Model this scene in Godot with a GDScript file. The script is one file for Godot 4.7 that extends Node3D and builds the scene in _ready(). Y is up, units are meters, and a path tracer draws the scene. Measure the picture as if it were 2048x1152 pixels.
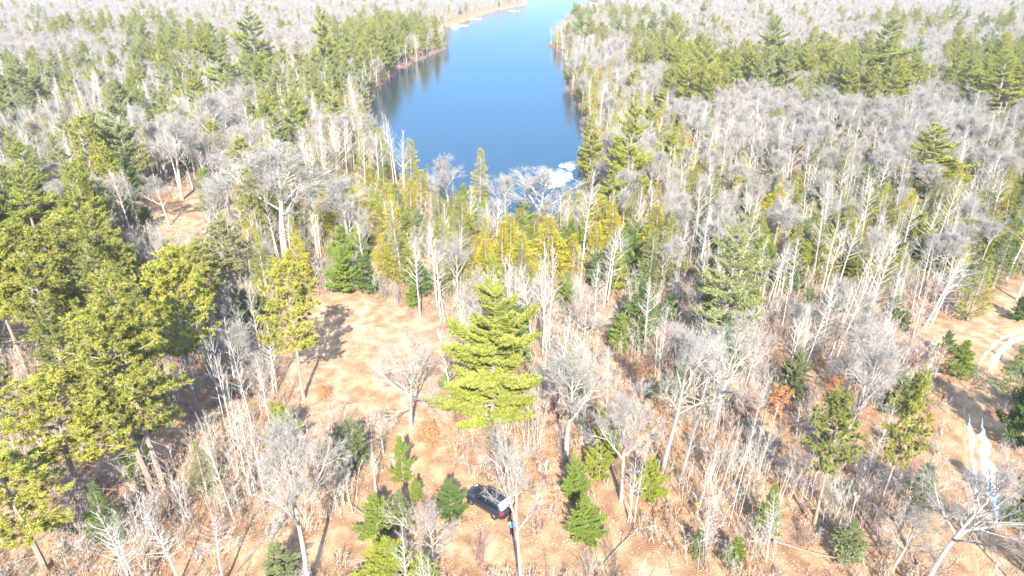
extends Node3D
# Early spring woodland round a long pond, seen from 45 m up with the sun behind the camera. Units are metres, -Z is forward.

var rng := RandomNumberGenerator.new()
var ground_noise := FastNoiseLite.new()
var patch_noise := FastNoiseLite.new()
var edge_noise := FastNoiseLite.new()
var camera: Camera3D
var used_names := {}
var used_labels := {}
var plants := {}        # kind -> array of {trunk, crown, h, r}
var looks := {}         # "kind tone" -> crown material
var barks := {}         # "kind tone" -> trunk material
var tints := {}         # kind -> linear crown colours, one per tone
var hero_spots: Array = []
var kind_count := {}

const NAMES := {"wp": "white_pine_tree", "rp": "red_pine_tree", "ce": "cedar_tree", "yp": "young_pine_tree", "bt": "bare_hardwood_tree", "bi": "birch_tree", "ol": "oak_sapling", "sh": "twiggy_shrub"}
const CATS := {"wp": "pine tree", "rp": "pine tree", "ce": "cedar tree", "yp": "young pine", "bt": "bare tree", "bi": "birch tree", "ol": "sapling", "sh": "shrub"}
const GROUPS := {"wp": "white pines in the woods", "rp": "red pines in the woods", "ce": "cedars and hemlocks", "yp": "young pines and spruces", "bt": "bare hardwood trees", "bi": "birches and pale poles", "ol": "saplings with rusty leaves", "sh": "twiggy shrubs"}

var lake := PackedVector2Array()
var clearing := PackedVector2Array()
var upper_clearing := PackedVector2Array()
var verge := PackedVector2Array()
var road_line := PackedVector2Array()
var track_line := PackedVector2Array()
var trail_line := PackedVector2Array()


func V2(x: float, z: float) -> Vector2:
	return Vector2(x, z)


# ---------------------------------------------------------------- mesh buffer
class Buf:
	var v := PackedVector3Array()
	var c := PackedColorArray()

	func put(shape: PackedVector3Array, where: Transform3D, col: Color) -> void:
		v.append_array(where * shape)
		var k := PackedColorArray()
		k.resize(shape.size())
		k.fill(col)
		c.append_array(k)

	func tri(a: Vector3, b: Vector3, d: Vector3, col: Color) -> void:
		v.push_back(a)
		v.push_back(b)
		v.push_back(d)
		c.push_back(col)
		c.push_back(col)
		c.push_back(col)

	func quad(a: Vector3, b: Vector3, d: Vector3, e: Vector3, col: Color) -> void:
		tri(a, b, d, col)
		tri(a, d, e, col)

	func tube(pts: PackedVector3Array, r0: float, r1: float, sides: int, col: Color) -> void:
		var n := pts.size()
		var old := PackedVector3Array()
		for i in n:
			var t: Vector3 = (pts[mini(i + 1, n - 1)] - pts[maxi(i - 1, 0)]).normalized()
			var ref := Vector3.RIGHT if absf(t.x) < 0.8 else Vector3.FORWARD
			var u := t.cross(ref).normalized()
			var w := t.cross(u)
			var r := lerpf(r0, r1, float(i) / (n - 1))
			var ring := PackedVector3Array()
			for k in sides:
				var a := TAU * k / sides
				ring.push_back(pts[i] + (u * cos(a) + w * sin(a)) * r)
			if i > 0:
				for k in sides:
					var m := (k + 1) % sides
					v.push_back(old[k]); v.push_back(ring[k]); v.push_back(ring[m])
					v.push_back(old[k]); v.push_back(ring[m]); v.push_back(old[m])
			old = ring
		var k2 := PackedColorArray()
		k2.resize((n - 1) * sides * 6)
		k2.fill(col)
		c.append_array(k2)

	func mesh() -> ArrayMesh:
		var m := ArrayMesh.new()
		if v.is_empty():
			return m
		var a := []
		a.resize(Mesh.ARRAY_MAX)
		a[Mesh.ARRAY_VERTEX] = v
		a[Mesh.ARRAY_COLOR] = c
		m.add_surface_from_arrays(Mesh.PRIMITIVE_TRIANGLES, a)
		return m


func rf(a: float, b: float) -> float:
	return rng.randf_range(a, b)


func around() -> Vector3:
	var y := rf(-1.0, 1.0)
	var a := rf(0.0, TAU)
	var s := sqrt(1.0 - y * y)
	return Vector3(s * cos(a), y, s * sin(a))


func aim(d: Vector3, roll: float, size: float) -> Basis:      # +Z of the shape along d, +Y as upward as can be
	var z := d.normalized()
	var x := Vector3.UP.cross(z)
	x = x.normalized() if x.length() > 0.01 else Vector3.RIGHT
	var b := Basis(x, z.cross(x), z)
	return Basis(b.x * size, b.y * size, b.z * size) * Basis(Vector3(0, 0, 1), roll)


# ---------------------------------------------------------------- foliage shapes
func blade(a: PackedVector3Array, p: Vector3, q: Vector3, w: float) -> void:
	var s := (q - p).cross(around()).normalized() * w * 0.5
	a.push_back(p - s)
	a.push_back(p + s)
	a.push_back(q)


func pine_plume(n: int, w: float) -> PackedVector3Array:        # a flat feathery spray one metre long along +Z
	var a := PackedVector3Array()
	var twigs := 7
	for k in twigs:
		var s := (k + 0.6) / twigs
		var side := 1.0 if k % 2 == 0 else -1.0
		var base := Vector3(0, 0.08 * s * s, s * 0.75)
		var tip := base + Vector3(side * lerpf(0.42, 0.18, s), rf(0.0, 0.12), rf(0.16, 0.34))
		if k == twigs - 1:
			tip = base + Vector3(0, 0.12, 0.36)
		for j in n:
			var p := base.lerp(tip, rf(0.2, 1.0))
			var d := ((tip - base).normalized() * 0.7 + around() * 0.75 + Vector3(0, 0.3, 0)).normalized()
			blade(a, p, p + d * rf(0.14, 0.26), w)
	return a


func pine_pom(n: int, w: float) -> PackedVector3Array:          # a bristly tuft of half a metre, opening along +Z
	var a := PackedVector3Array()
	for j in n:
		var d := (around() + Vector3(0, 0.15, 0.75)).normalized()
		var p := Vector3(0, 0, rf(-0.12, 0.12))
		blade(a, p + d * 0.03, p + d * rf(0.2, 0.34), w)
	return a


func cedar_fan(n: int, w: float) -> PackedVector3Array:         # a lacy fan one metre long with drooping tips
	var a := PackedVector3Array()
	for j in n:
		var s := rf(0.05, 1.0)
		var side := rf(-1.0, 1.0)
		var p := Vector3(side * 0.42 * (1.0 - s * 0.6), -0.25 * s * s + rf(-0.06, 0.06), s * 0.85)
		var q := p + Vector3(side * 0.16 + rf(-0.08, 0.08), rf(-0.13, 0.07), rf(0.08, 0.24))
		blade(a, p, q, w)
	return a


func twig_spray(n: int, w: float, spread: float) -> PackedVector3Array:       # a branching bare twig one metre long along +Z
	var a := PackedVector3Array()
	blade(a, Vector3.ZERO, Vector3(0, 0.06, 1.0), w * 1.5)
	for j in n:
		var s := rf(0.1, 0.85)
		var b := Vector3(0, 0.06 * s * s, s)
		var an := rf(0.0, TAU)
		var d := Vector3(cos(an) * spread, sin(an) * spread * 0.8 + 0.12, 1.0).normalized()
		var l := rf(0.3, 0.6) * (1.15 - s * 0.6)
		blade(a, b, b + d * l, w)
		for k in 2:
			var b2 := b + d * l * rf(0.3, 0.7)
			var d2 := (d + around() * 0.75).normalized()
			blade(a, b2, b2 + d2 * l * rf(0.4, 0.7), w * 0.8)
	return a


func oak_leaves(n: int) -> PackedVector3Array:
	var a := PackedVector3Array()
	for j in n:
		var p := Vector3(rf(-0.25, 0.25), rf(-0.2, 0.2), rf(0.0, 0.8))
		var q := p + around() * rf(0.1, 0.18)
		blade(a, p, q, 0.13)
	return a


# ---------------------------------------------------------------- tree builders: each returns {trunk, crown, h, r}
func line_of(p: Vector3, d: Vector3, length: float, n: int, wob: float, up: float) -> PackedVector3Array:
	var pts := PackedVector3Array([p])
	var dir := d.normalized()
	for i in n:
		dir = (dir + around() * wob + Vector3(0, up, 0)).normalized()
		p += dir * length / n
		pts.push_back(p)
	return pts


func along(pts: PackedVector3Array, s: float) -> Vector3:
	var f := clampf(s, 0.0, 0.9999) * (pts.size() - 1)
	return pts[int(f)].lerp(pts[int(f) + 1], f - int(f))


func heading(pts: PackedVector3Array, s: float) -> Vector3:
	var i := int(clampf(s, 0.0, 0.9999) * (pts.size() - 1))
	return (pts[i + 1] - pts[i]).normalized()


func done(wood: Buf, crown: Buf, h: float, r: float) -> Dictionary:
	var m := crown.mesh()
	var box_ := m.get_aabb()
	return {"trunk": wood.mesh(), "crown": m, "h": maxf(box_.end.y, h * 0.9), "r": (box_.size.x + box_.size.z) * 0.235}


func shade_of() -> Color:           # a small spread of leaf tones around the tree's own colour
	var g := rf(0.72, 1.0)
	return Color(g * rf(0.9, 1.0), g, g * rf(0.8, 1.0))


func make_white_pine(h: float, r: float, low: float, plumes: Array, dense: float, bark: Color, round_top := 0.66, inner := 0.3) -> Dictionary:
	var wood := Buf.new()
	var crown := Buf.new()
	var stem := line_of(Vector3.ZERO, Vector3.UP, h, 9, 0.025, 0.05)
	wood.tube(stem, h * 0.0145, 0.02, 7, bark)
	var y := low * h
	while y < h * 0.97:
		var t := (y - low * h) / (h * (1.0 - low))
		var env := r * pow(1.0 - t, round_top) * (0.86 + 0.16 * sin(t * 23.0 + h)) * (0.8 + 0.2 * smoothstep(0.0, 0.22, t)) + 0.35
		var limbs := 4 + rng.randi() % 3
		var skew := rf(0.0, TAU)
		var a0 := rf(0.0, TAU)
		for k in limbs:
			var az := a0 + TAU * k / limbs + rf(-0.35, 0.35)
			var l := env * rf(0.6, 1.18) * (1.0 + 0.16 * cos(az - skew))
			if rng.randf() < 0.07:
				continue
			var el := lerpf(0.02, 0.75, t * t) + rf(-0.1, 0.16)
			var d := Vector3(cos(az) * cos(el), sin(el), sin(az) * cos(el))
			var limb := line_of(along(stem, (y + rf(-0.55, 0.55) * h / 18.0) / h), d, l, 4, 0.07, 0.07)
			wood.tube(limb, 0.02 + l * 0.012, 0.012, 3, bark)
			var n := int(ceil(l * 2.7 * dense))
			for j in n:
				var s := lerpf(inner, 1.0, (j + rf(0.0, 0.9)) / n)
				var yaw := rf(-0.75, 0.75) * (1.1 - s * 0.5)
				var dd := heading(limb, s).rotated(Vector3.UP, yaw)
				dd = (dd + Vector3(0, rf(0.05, 0.38), 0)).normalized()
				var size := rf(0.75, 1.15) * clampf(l * 0.45, 0.5, 1.45)
				crown.put(plumes[rng.randi() % plumes.size()], Transform3D(aim(dd, rf(-0.4, 0.4), size), along(limb, s) - dd * size * 0.25), shade_of())
		y += lerpf(0.84, 0.5, t) * (h / 18.0) * rf(0.8, 1.2)
	for j in 4:
		crown.put(plumes[j % plumes.size()], Transform3D(aim((Vector3.UP + around() * 0.4), 0, 0.8), stem[9] - Vector3(0, 0.5, 0)), shade_of())
	if low > 0.1:
		for j in 9:                                      # dead stubs on the lower trunk
			var az2 := rf(0.0, TAU)
			wood.tube(line_of(along(stem, rf(0.06, low)), Vector3(cos(az2), rf(-0.2, 0.2), sin(az2)), r * rf(0.25, 0.6), 3, 0.12, -0.02), 0.03, 0.008, 3, bark)
	return done(wood, crown, h, r)


func make_red_pine(h: float, r: float, low: float, poms: Array, twin: bool, bark: Color) -> Dictionary:
	var wood := Buf.new()
	var crown := Buf.new()
	for twinned in (2 if twin else 1):
		var lean := Vector3(0.10 * twinned, 1, -0.05 * twinned)
		var stem := line_of(Vector3(0.75 * twinned, 0, 0.2 * twinned), lean, h * (1.0 - 0.12 * twinned), 9, 0.03, 0.06)
		wood.tube(stem, h * 0.0125, 0.035, 7, bark)
		var n_limbs := 56 if not twin else 38
		for k in n_limbs:
			var t := (k + rf(0.0, 1.0)) / n_limbs
			var s := lerpf(low, 0.985, t)
			var env := r * sqrt(maxf(0.05, 1.0 - pow(t * 1.02, 2.6))) * (0.55 + 0.45 * smoothstep(0.0, 0.3, t))
			var az := k * 2.399 + rf(-0.5, 0.5)
			var el := lerpf(-0.05, 0.9, t * t) + rf(-0.2, 0.25)
			var l := env * rf(0.6, 1.1) + 0.3
			var limb := line_of(along(stem, s), Vector3(cos(az) * cos(el), sin(el), sin(az) * cos(el)), l, 4, 0.12, 0.1)
			wood.tube(limb, 0.022 + l * 0.011, 0.014, 3, bark)
			var n := int(2 + l * 3.0)
			for j in n:
				var q := lerpf(0.35, 1.0, (j + rf(0.0, 1.0)) / n)
				var p := along(limb, q)
				var off := (around() + Vector3(0, 0.35, 0)) * rf(0.1, 0.62)
				var pd := (heading(limb, q) * 0.5 + off.normalized() + Vector3(0, 0.45, 0)).normalized()
				wood.tube(PackedVector3Array([p, p + off]), 0.014, 0.01, 3, bark)
				crown.put(poms[rng.randi() % poms.size()], Transform3D(aim(pd, rf(0, TAU), rf(1.0, 1.6)), p + off), shade_of())
		for j in 16:
			var az2 := rf(0.0, TAU)
			wood.tube(line_of(along(stem, rf(low * 0.35, low * 1.1)), Vector3(cos(az2), rf(-0.3, 0.15), sin(az2)), r * rf(0.2, 0.7), 3, 0.14, -0.02), 0.026, 0.007, 3, bark)
	return done(wood, crown, h, r)


func make_cedar(h: float, r: float, fans: Array, count: int, bark: Color) -> Dictionary:
	var wood := Buf.new()
	var crown := Buf.new()
	var stem := line_of(Vector3.ZERO, Vector3.UP, h, 7, 0.03, 0.06)
	wood.tube(stem, h * 0.016, 0.015, 6, bark)
	for k in count:
		var t := pow((k + rf(0.0, 1.0)) / count, 0.85)
		var az := k * 2.399 + rf(-0.6, 0.6)
		var bulge := 0.78 + 0.22 * sin(az * 2.0 + t * 9.0) + 0.12 * sin(t * 31.0 + az)
		var env := r * pow(1.0 - t, 0.8) * (0.55 + 0.45 * smoothstep(0.0, 0.16, t)) * bulge + 0.12
		var size := clampf(env * 0.8, 0.45, 1.0) * rf(0.8, 1.2)
		var out := Vector3(cos(az), 0, sin(az))
		var p := along(stem, 0.09 + 0.9 * t) + out * maxf(0.0, env * rf(0.65, 1.05) - size * 0.6)
		var d := (out + Vector3(0, lerpf(-0.1, 0.9, t) + rf(-0.25, 0.3), 0)).normalized()
		crown.put(fans[rng.randi() % fans.size()], Transform3D(aim(d, rf(-0.6, 0.6), size), p), shade_of())
		if k % 4 == 0:
			wood.tube(PackedVector3Array([along(stem, 0.07 + 0.9 * t), p + d * size * 0.5]), 0.02, 0.006, 3, bark)
	return done(wood, crown, h, r)


func make_bare(h: float, r: float, fork: float, limbs: int, sprays: Array, spread: float, crook: float, bark: Color, twig: Color) -> Dictionary:
	var wood := Buf.new()
	var crown := Buf.new()
	var stem := line_of(Vector3.ZERO, Vector3.UP, h * (fork + 0.42), 8, 0.03 + crook * 0.5, 0.08)
	wood.tube(stem, h * 0.0175, h * 0.0045, 8, bark)
	var heavy := rf(0.0, TAU)
	for k in limbs:
		var t := (k + 0.5) / limbs
		var s := lerpf(fork / (fork + 0.42), 0.98, pow(t, 1.15))
		var az := k * 2.399 + rf(-0.4, 0.4)
		var open := lerpf(1.15, 0.25, t) * spread + rf(-0.1, 0.1)
		var d := Vector3(cos(az) * sin(open), cos(open), sin(az) * sin(open))
		var l := lerpf(h * 0.46, h * (0.98 - fork - 0.42) * 0.9, t) * rf(0.7, 1.15) * (1.0 + 0.26 * cos(az - heavy))
		bough(wood, crown, along(stem, s), d, l, h * lerpf(0.0085, 0.0045, t), 1, sprays, crook, bark, twig)
	return done(wood, crown, h, r)


func bough(wood: Buf, crown: Buf, p: Vector3, d: Vector3, l: float, rad: float, level: int, sprays: Array, crook: float, bark: Color, twig: Color) -> void:
	var limb := line_of(p, d, l, 5 if level == 1 else 3, 0.1 + crook, 0.07)
	wood.tube(limb, rad, rad * 0.35, 5 if level == 1 else 3, bark)
	if level < 3:
		var n := 6 if level == 1 else 3
		for k in n:
			var s := lerpf(0.25, 0.95, (k + rf(0.0, 1.0)) / n)
			var hd := heading(limb, s)
			var side := hd.cross(around()).normalized()
			var dd := (hd + side * rf(0.45, 1.05)).normalized()
			bough(wood, crown, along(limb, s), dd, l * rf(0.36, 0.6) * (1.15 - s * 0.5), rad * lerpf(0.62, 0.4, s), level + 1, sprays, crook, bark, twig)
	if level >= 2:
		var m := 4 if level == 2 else 3
		for k in m:
			var s2 := lerpf(0.35, 1.0, (k + rf(0.0, 1.0)) / m)
			var dd2 := (heading(limb, s2) + around() * 0.75 + Vector3(0, 0.15, 0)).normalized()
			var g := rf(0.85, 1.1)
			crown.put(sprays[rng.randi() % sprays.size()], Transform3D(aim(dd2, rf(0, TAU), rf(0.75, 1.35)), along(limb, s2)), twig * Color(g, g, g))


func make_birch(h: float, r: float, low: float, count: int, sprays: Array, stems: int, bark: Color, twig: Color) -> Dictionary:
	var wood := Buf.new()
	var crown := Buf.new()
	for q in stems:
		var lean := Vector3(rf(-0.09, 0.09), 1, rf(-0.09, 0.09)) if stems > 1 else Vector3.UP
		var hh := h * (1.0 if q == 0 else rf(0.75, 0.95))
		var stem := line_of(Vector3(rf(-0.3, 0.3) * (stems - 1), 0, rf(-0.3, 0.3) * (stems - 1)), lean, hh, 8, 0.035, 0.05)
		wood.tube(stem, 0.03 + h * 0.0050, 0.018, 6, bark)
		var n := count / stems
		for k in n:
			var t := (k + rf(0.0, 1.0)) / n
			var s := lerpf(low, 0.985, t)
			var az := k * 2.399 + rf(-0.7, 0.7)
			var open := lerpf(0.95, 0.3, t) + rf(-0.15, 0.2)
			var l := r * lerpf(1.25, 0.5, t) * rf(0.6, 1.15) * (0.7 + 0.3 * smoothstep(0.0, 0.25, t))
			var limb := line_of(along(stem, s), Vector3(cos(az) * sin(open), cos(open), sin(az) * sin(open)), l, 3, 0.1, 0.05)
			wood.tube(limb, 0.012 + l * 0.0095, 0.008, 3, bark)
			for j in 4:
				var w := lerpf(0.35, 1.0, (j + rf(0.0, 1.0)) / 4.0)
				var dd := (heading(limb, w) + around() * 0.6 + Vector3(0, 0.2, 0)).normalized()
				var g := rf(0.85, 1.1)
				crown.put(sprays[rng.randi() % sprays.size()], Transform3D(aim(dd, rf(0, TAU), rf(0.6, 1.0) * clampf(l * 0.55, 0.5, 1.1)), along(limb, w)), twig * Color(g, g, g))
	return done(wood, crown, h, r)


func make_shrub(h: float, r: float, stems: int, sprays: Array, bark: Color, twig: Color) -> Dictionary:
	var wood := Buf.new()
	var crown := Buf.new()
	for k in stems:
		var az := k * 2.399
		var open := rf(0.08, 0.5) * r / h * 2.2
		var d := Vector3(cos(az) * sin(open), cos(open), sin(az) * sin(open))
		var stem := line_of(Vector3(rf(-0.2, 0.2), 0, rf(-0.2, 0.2)), d, h * rf(0.7, 1.0), 4, 0.09, 0.03)
		wood.tube(stem, 0.022, 0.008, 3, bark)
		for j in 5:
			var s := lerpf(0.3, 1.0, (j + rf(0.0, 1.0)) / 5.0)
			var dd := (heading(stem, s) + around() * 0.55).normalized()
			crown.put(sprays[rng.randi() % sprays.size()], Transform3D(aim(dd, rf(0, TAU), h * rf(0.2, 0.34)), along(stem, s)), twig)
	return done(wood, crown, h, r)


func make_oak_sapling(h: float, r: float, leaves: Array, bark: Color) -> Dictionary:
	var wood := Buf.new()
	var crown := Buf.new()
	var stem := line_of(Vector3.ZERO, Vector3.UP, h, 6, 0.06, 0.06)
	wood.tube(stem, 0.05, 0.01, 5, bark)
	for k in 34:
		var t := (k + rf(0.0, 1.0)) / 34.0
		var az := k * 2.399
		var l := r * rf(0.4, 1.0) * (1.1 - 0.6 * t)
		var limb := line_of(along(stem, lerpf(0.2, 0.98, t)), Vector3(cos(az), rf(0.1, 0.7), sin(az)), l, 3, 0.15, 0.05)
		wood.tube(limb, 0.018, 0.006, 3, bark)
		for j in 3:
			var g := rf(0.7, 1.0)
			crown.put(leaves[rng.randi() % leaves.size()], Transform3D(aim(heading(limb, 0.8) + around() * 0.4, rf(0, TAU), rf(0.6, 0.9)), along(limb, rf(0.35, 0.9))), Color(g, g * rf(0.85, 1.0), g))
	return done(wood, crown, h, r)


# ---------------------------------------------------------------- materials
func paint(linear_rgb: Color, rough: float, vertex := false) -> StandardMaterial3D:
	var m := StandardMaterial3D.new()
	m.albedo_color = linear_rgb.linear_to_srgb()
	m.roughness = rough
	m.metallic_specular = 0.3
	m.vertex_color_use_as_albedo = vertex
	return m


func leaf_paint(linear_rgb: Color) -> StandardMaterial3D:
	var m := paint(linear_rgb, 0.65, true)
	m.backlight_enabled = true
	m.backlight = Color(0.52, 0.56, 0.42)
	m.metallic_specular = 0.25
	return m


# ---------------------------------------------------------------- ground shape
func line_distance(p: Vector2, pts: PackedVector2Array) -> float:
	var best := 1e9
	for i in pts.size() - 1:
		best = minf(best, p.distance_squared_to(Geometry2D.get_closest_point_to_segment(p, pts[i], pts[i + 1])))
	return sqrt(best)


func edge_distance(p: Vector2, poly: PackedVector2Array) -> float:      # positive outside
	var best := 1e9
	var n := poly.size()
	for i in n:
		best = minf(best, p.distance_squared_to(Geometry2D.get_closest_point_to_segment(p, poly[i], poly[(i + 1) % n])))
	return sqrt(best) * (-1.0 if Geometry2D.is_point_in_polygon(p, poly) else 1.0)


func lake_distance(p: Vector2) -> float:
	if p.y > -105.0 or p.y < -2600.0 or p.x < -85.0 or p.x > 290.0 or p.x > 60.0 and p.y > -600.0:
		return 30.0
	return edge_distance(p, lake) + edge_noise.get_noise_2d(p.x * 3.0, p.y * 3.0) * 1.6


func ground_y(x: float, z: float) -> float:
	var y := ground_noise.get_noise_2d(x, z) * 0.55 + ground_noise.get_noise_2d(x * 4.0 + 90.0, z * 4.0) * 0.10
	var s := lake_distance(Vector2(x, z))
	if s < 14.0:
		y = lerpf(-1.9, y, smoothstep(-5.0, 5.0, s))
	return y


func ground_color(x: float, z: float) -> Color:
	var p := Vector2(x, z)
	var n := edge_noise.get_noise_2d(x * 2.0, z * 2.0)
	var n2 := edge_noise.get_noise_2d(x * 9.0 + 50.0, z * 9.0)
	var c := Color(0.45, 0.32, 0.22).lerp(Color(0.40, 0.315, 0.255), clampf(0.5 + n * 1.1, 0.0, 1.0))
	if z > -75.0 and z < 0.0:
		c = c.lerp(Color(0.48, 0.34, 0.23), 0.55)
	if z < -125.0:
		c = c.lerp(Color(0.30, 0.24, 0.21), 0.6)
	c = c.lerp(Color(0.55, 0.40, 0.25), clampf(n2 * 0.55, 0.0, 0.4))
	c = c.lerp(Color(0.32, 0.20, 0.13), clampf(-n2 * 0.7, 0.0, 0.4))
	var wob := n * 2.0 + n2 * 1.2
	if z > -190.0 and z < -30.0:
		var bare := minf(edge_distance(p, clearing), minf(edge_distance(p, upper_clearing), edge_distance(p, verge) + 1.0)) + wob
		c = c.lerp(Color(0.54, 0.395, 0.27).lerp(Color(0.58, 0.46, 0.35), clampf(n2 + 0.5, 0.0, 1.0)), smoothstep(2.5, -2.5, bare) * 0.85)
		var trail := line_distance(p, trail_line) + wob * 0.35
		c = c.lerp(Color(0.53, 0.375, 0.23), smoothstep(2.4, 1.0, trail) * 0.6)
		var way := minf(line_distance(p, road_line) + 0.2, line_distance(p, track_line) + 0.9 + n2 * 1.5) + wob * 0.4
		c = c.lerp(Color(0.55, 0.43, 0.28), smoothstep(2.8, 0.8, way) * 0.5)
	var s := lake_distance(p)
	if s < 6.0:
		c = c.lerp(Color(0.24, 0.15, 0.11), smoothstep(5.0, 0.5, s))
		if z < -560.0 and x > -70.0 and x < 40.0 and s > 0.0:
			c = Color(0.50, 0.36, 0.20)
	elif z < -560.0 and z > -1000.0 and x > -75.0 and x < 20.0 and s < 16.0:
		c = Color(0.50, 0.33, 0.17)
	return c


func build_ground() -> void:
	var rows := PackedFloat32Array()
	var d := -60.0
	while d < 4200.0:
		rows.push_back(-d)
		d += 6.0 if d < 30.0 else maxf(0.55, d * 0.0105)
	var half := 150
	var pos := PackedVector3Array()
	var col := PackedColorArray()
	var uv := PackedVector2Array()
	var uv2 := PackedVector2Array()
	var idx := PackedInt32Array()
	var across := half * 2 + 1
	for r in rows.size():
		var z := rows[r]
		var reach := 1.15 * absf(z) + 60.0
		for k in across:
			var u := float(k - half) / half
			var x := reach * (0.45 * u + 0.55 * u * u * u)
			pos.push_back(Vector3(x, ground_y(x, z), z))
			col.push_back(ground_color(x, z))
			uv.push_back(Vector2(x, z) / 7.3)
			uv2.push_back(Vector2(x * 0.94 - z * 0.34, x * 0.34 + z * 0.94) / 31.0)
			if r > 0 and k > 0:
				var a := r * across + k
				idx.append_array(PackedInt32Array([a - across - 1, a - across, a, a - across - 1, a, a - 1]))
	var a2 := []
	a2.resize(Mesh.ARRAY_MAX)
	a2[Mesh.ARRAY_VERTEX] = pos
	a2[Mesh.ARRAY_COLOR] = col
	a2[Mesh.ARRAY_TEX_UV] = uv
	a2[Mesh.ARRAY_TEX_UV2] = uv2
	a2[Mesh.ARRAY_INDEX] = idx
	var st := SurfaceTool.new()
	st.create_from_arrays(a2)
	st.generate_normals()
	var m := paint(Color.WHITE, 0.95, true)
	m.albedo_texture = speckle(1024, 0.11, 7, Color(0.66, 0.62, 0.58), Color(1, 1, 1), 5)
	m.detail_enabled = true
	m.detail_blend_mode = BaseMaterial3D.BLEND_MODE_MUL
	m.detail_uv_layer = BaseMaterial3D.DETAIL_UV_2
	m.detail_albedo = speckle(512, 0.02, 21, Color(0.80, 0.75, 0.72), Color(1, 1, 1), 4)
	m.normal_enabled = true
	m.normal_texture = bumps(512, 0.07, 12, 5.0)
	m.normal_scale = 0.9
	var g := struct("ground", st.commit(), m)
	ground_node = g


var ground_node: MeshInstance3D


func speckle(size: int, freq: float, seed_: int, dark: Color, light: Color, octaves: int) -> NoiseTexture2D:
	var n := FastNoiseLite.new()
	n.seed = seed_
	n.noise_type = FastNoiseLite.TYPE_SIMPLEX_SMOOTH
	n.frequency = freq
	n.fractal_octaves = octaves
	n.fractal_gain = 0.6
	var t := NoiseTexture2D.new()
	t.width = size
	t.height = size
	t.seamless = true
	t.noise = n
	var g := Gradient.new()
	g.offsets = PackedFloat32Array([0.22, 0.75])
	g.colors = PackedColorArray([dark, light])
	t.color_ramp = g
	return t


func bumps(size: int, freq: float, seed_: int, strength: float) -> NoiseTexture2D:
	var n := FastNoiseLite.new()
	n.seed = seed_
	n.frequency = freq
	n.fractal_octaves = 4
	var t := NoiseTexture2D.new()
	t.width = size
	t.height = size
	t.seamless = true
	t.as_normal_map = true
	t.bump_strength = strength
	t.noise = n
	return t


# ---------------------------------------------------------------- scene nodes
func numbered(called: String) -> String:
	var n: int = used_names.get(called, 0)
	used_names[called] = n + 1
	return called if n == 0 else "%s_%03d" % [called, n]


func struct(called: String, mesh: Mesh, m: Material) -> MeshInstance3D:
	var o := MeshInstance3D.new()
	o.name = numbered(called)
	o.mesh = mesh
	o.material_override = m
	o.set_meta("kind", "structure")
	add_child(o, true)
	return o


func piece(called: String, mesh: Mesh, m: Material, parent: Node3D) -> MeshInstance3D:
	var o := MeshInstance3D.new()
	o.name = called
	o.mesh = mesh
	o.material_override = m
	parent.add_child(o, true)
	return o


func thing(called: String, label: String, category: String, at: Vector3, turn := 0.0, group := "") -> Node3D:
	var o := Node3D.new()
	o.name = numbered(called)
	add_child(o, true)
	o.position = at
	o.rotation.y = turn
	o.set_meta("label", label)
	o.set_meta("category", category)
	if group != "":
		o.set_meta("group", group)
	return o


func solo(called: String, mesh: Mesh, m: Material, label: String, category: String, at: Vector3, turn := 0.0, group := "") -> MeshInstance3D:
	var o := MeshInstance3D.new()
	o.name = numbered(called)
	o.mesh = mesh
	o.material_override = m
	add_child(o, true)
	o.position = at
	o.rotation.y = turn
	o.set_meta("label", label)
	o.set_meta("category", category)
	if group != "":
		o.set_meta("group", group)
	return o


func on_photo(p: Vector3) -> Vector2:              # percent across and down the picture
	var q := camera.transform.affine_inverse() * p
	if q.z > -1.0:
		return Vector2(-1000, -1000)
	var f := 0.5 / tan(deg_to_rad(camera.fov) * 0.5)
	return Vector2(50.0 + 100.0 * f * 9.0 / 16.0 * q.x / -q.z, 50.0 - 100.0 * f * q.y / -q.z)


func stand(kind: String, x: float, z: float, h: float, r: float, tone: int, variant: int, yaw: float, lean: float, label: String) -> void:
	var p: Dictionary = plants[kind][variant % plants[kind].size()]
	var o := thing(NAMES[kind], label, CATS[kind], Vector3(x, ground_y(x, z) - 0.05, z), 0.0, GROUPS[kind])
	kind_count[kind] = kind_count.get(kind, 0) + 1
	var b := Basis(Vector3.BACK, -atan2(lean, h)) * Basis(Vector3.UP, yaw)
	var k: float = r / p.r
	o.basis = b * Basis.from_scale(Vector3(k, h / p.h, k))
	if p.trunk.get_surface_count():
		piece("trunk", p.trunk, barks["%s %d" % [kind, tone]], o)
	if p.crown.get_surface_count():
		piece("crown", p.crown, looks["%s %d" % [kind, tone]], o)


func hero(kind: String, x: float, z: float, h: float, r: float, tone: int, variant: int, lean: float, label: String) -> void:
	hero_spots.push_back(Vector3(x, z, r))
	used_labels[label] = true
	stand(kind, x, z, h, r, tone, variant, fposmod(x * 7.3 + z * 3.1, TAU), lean, label)


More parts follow.
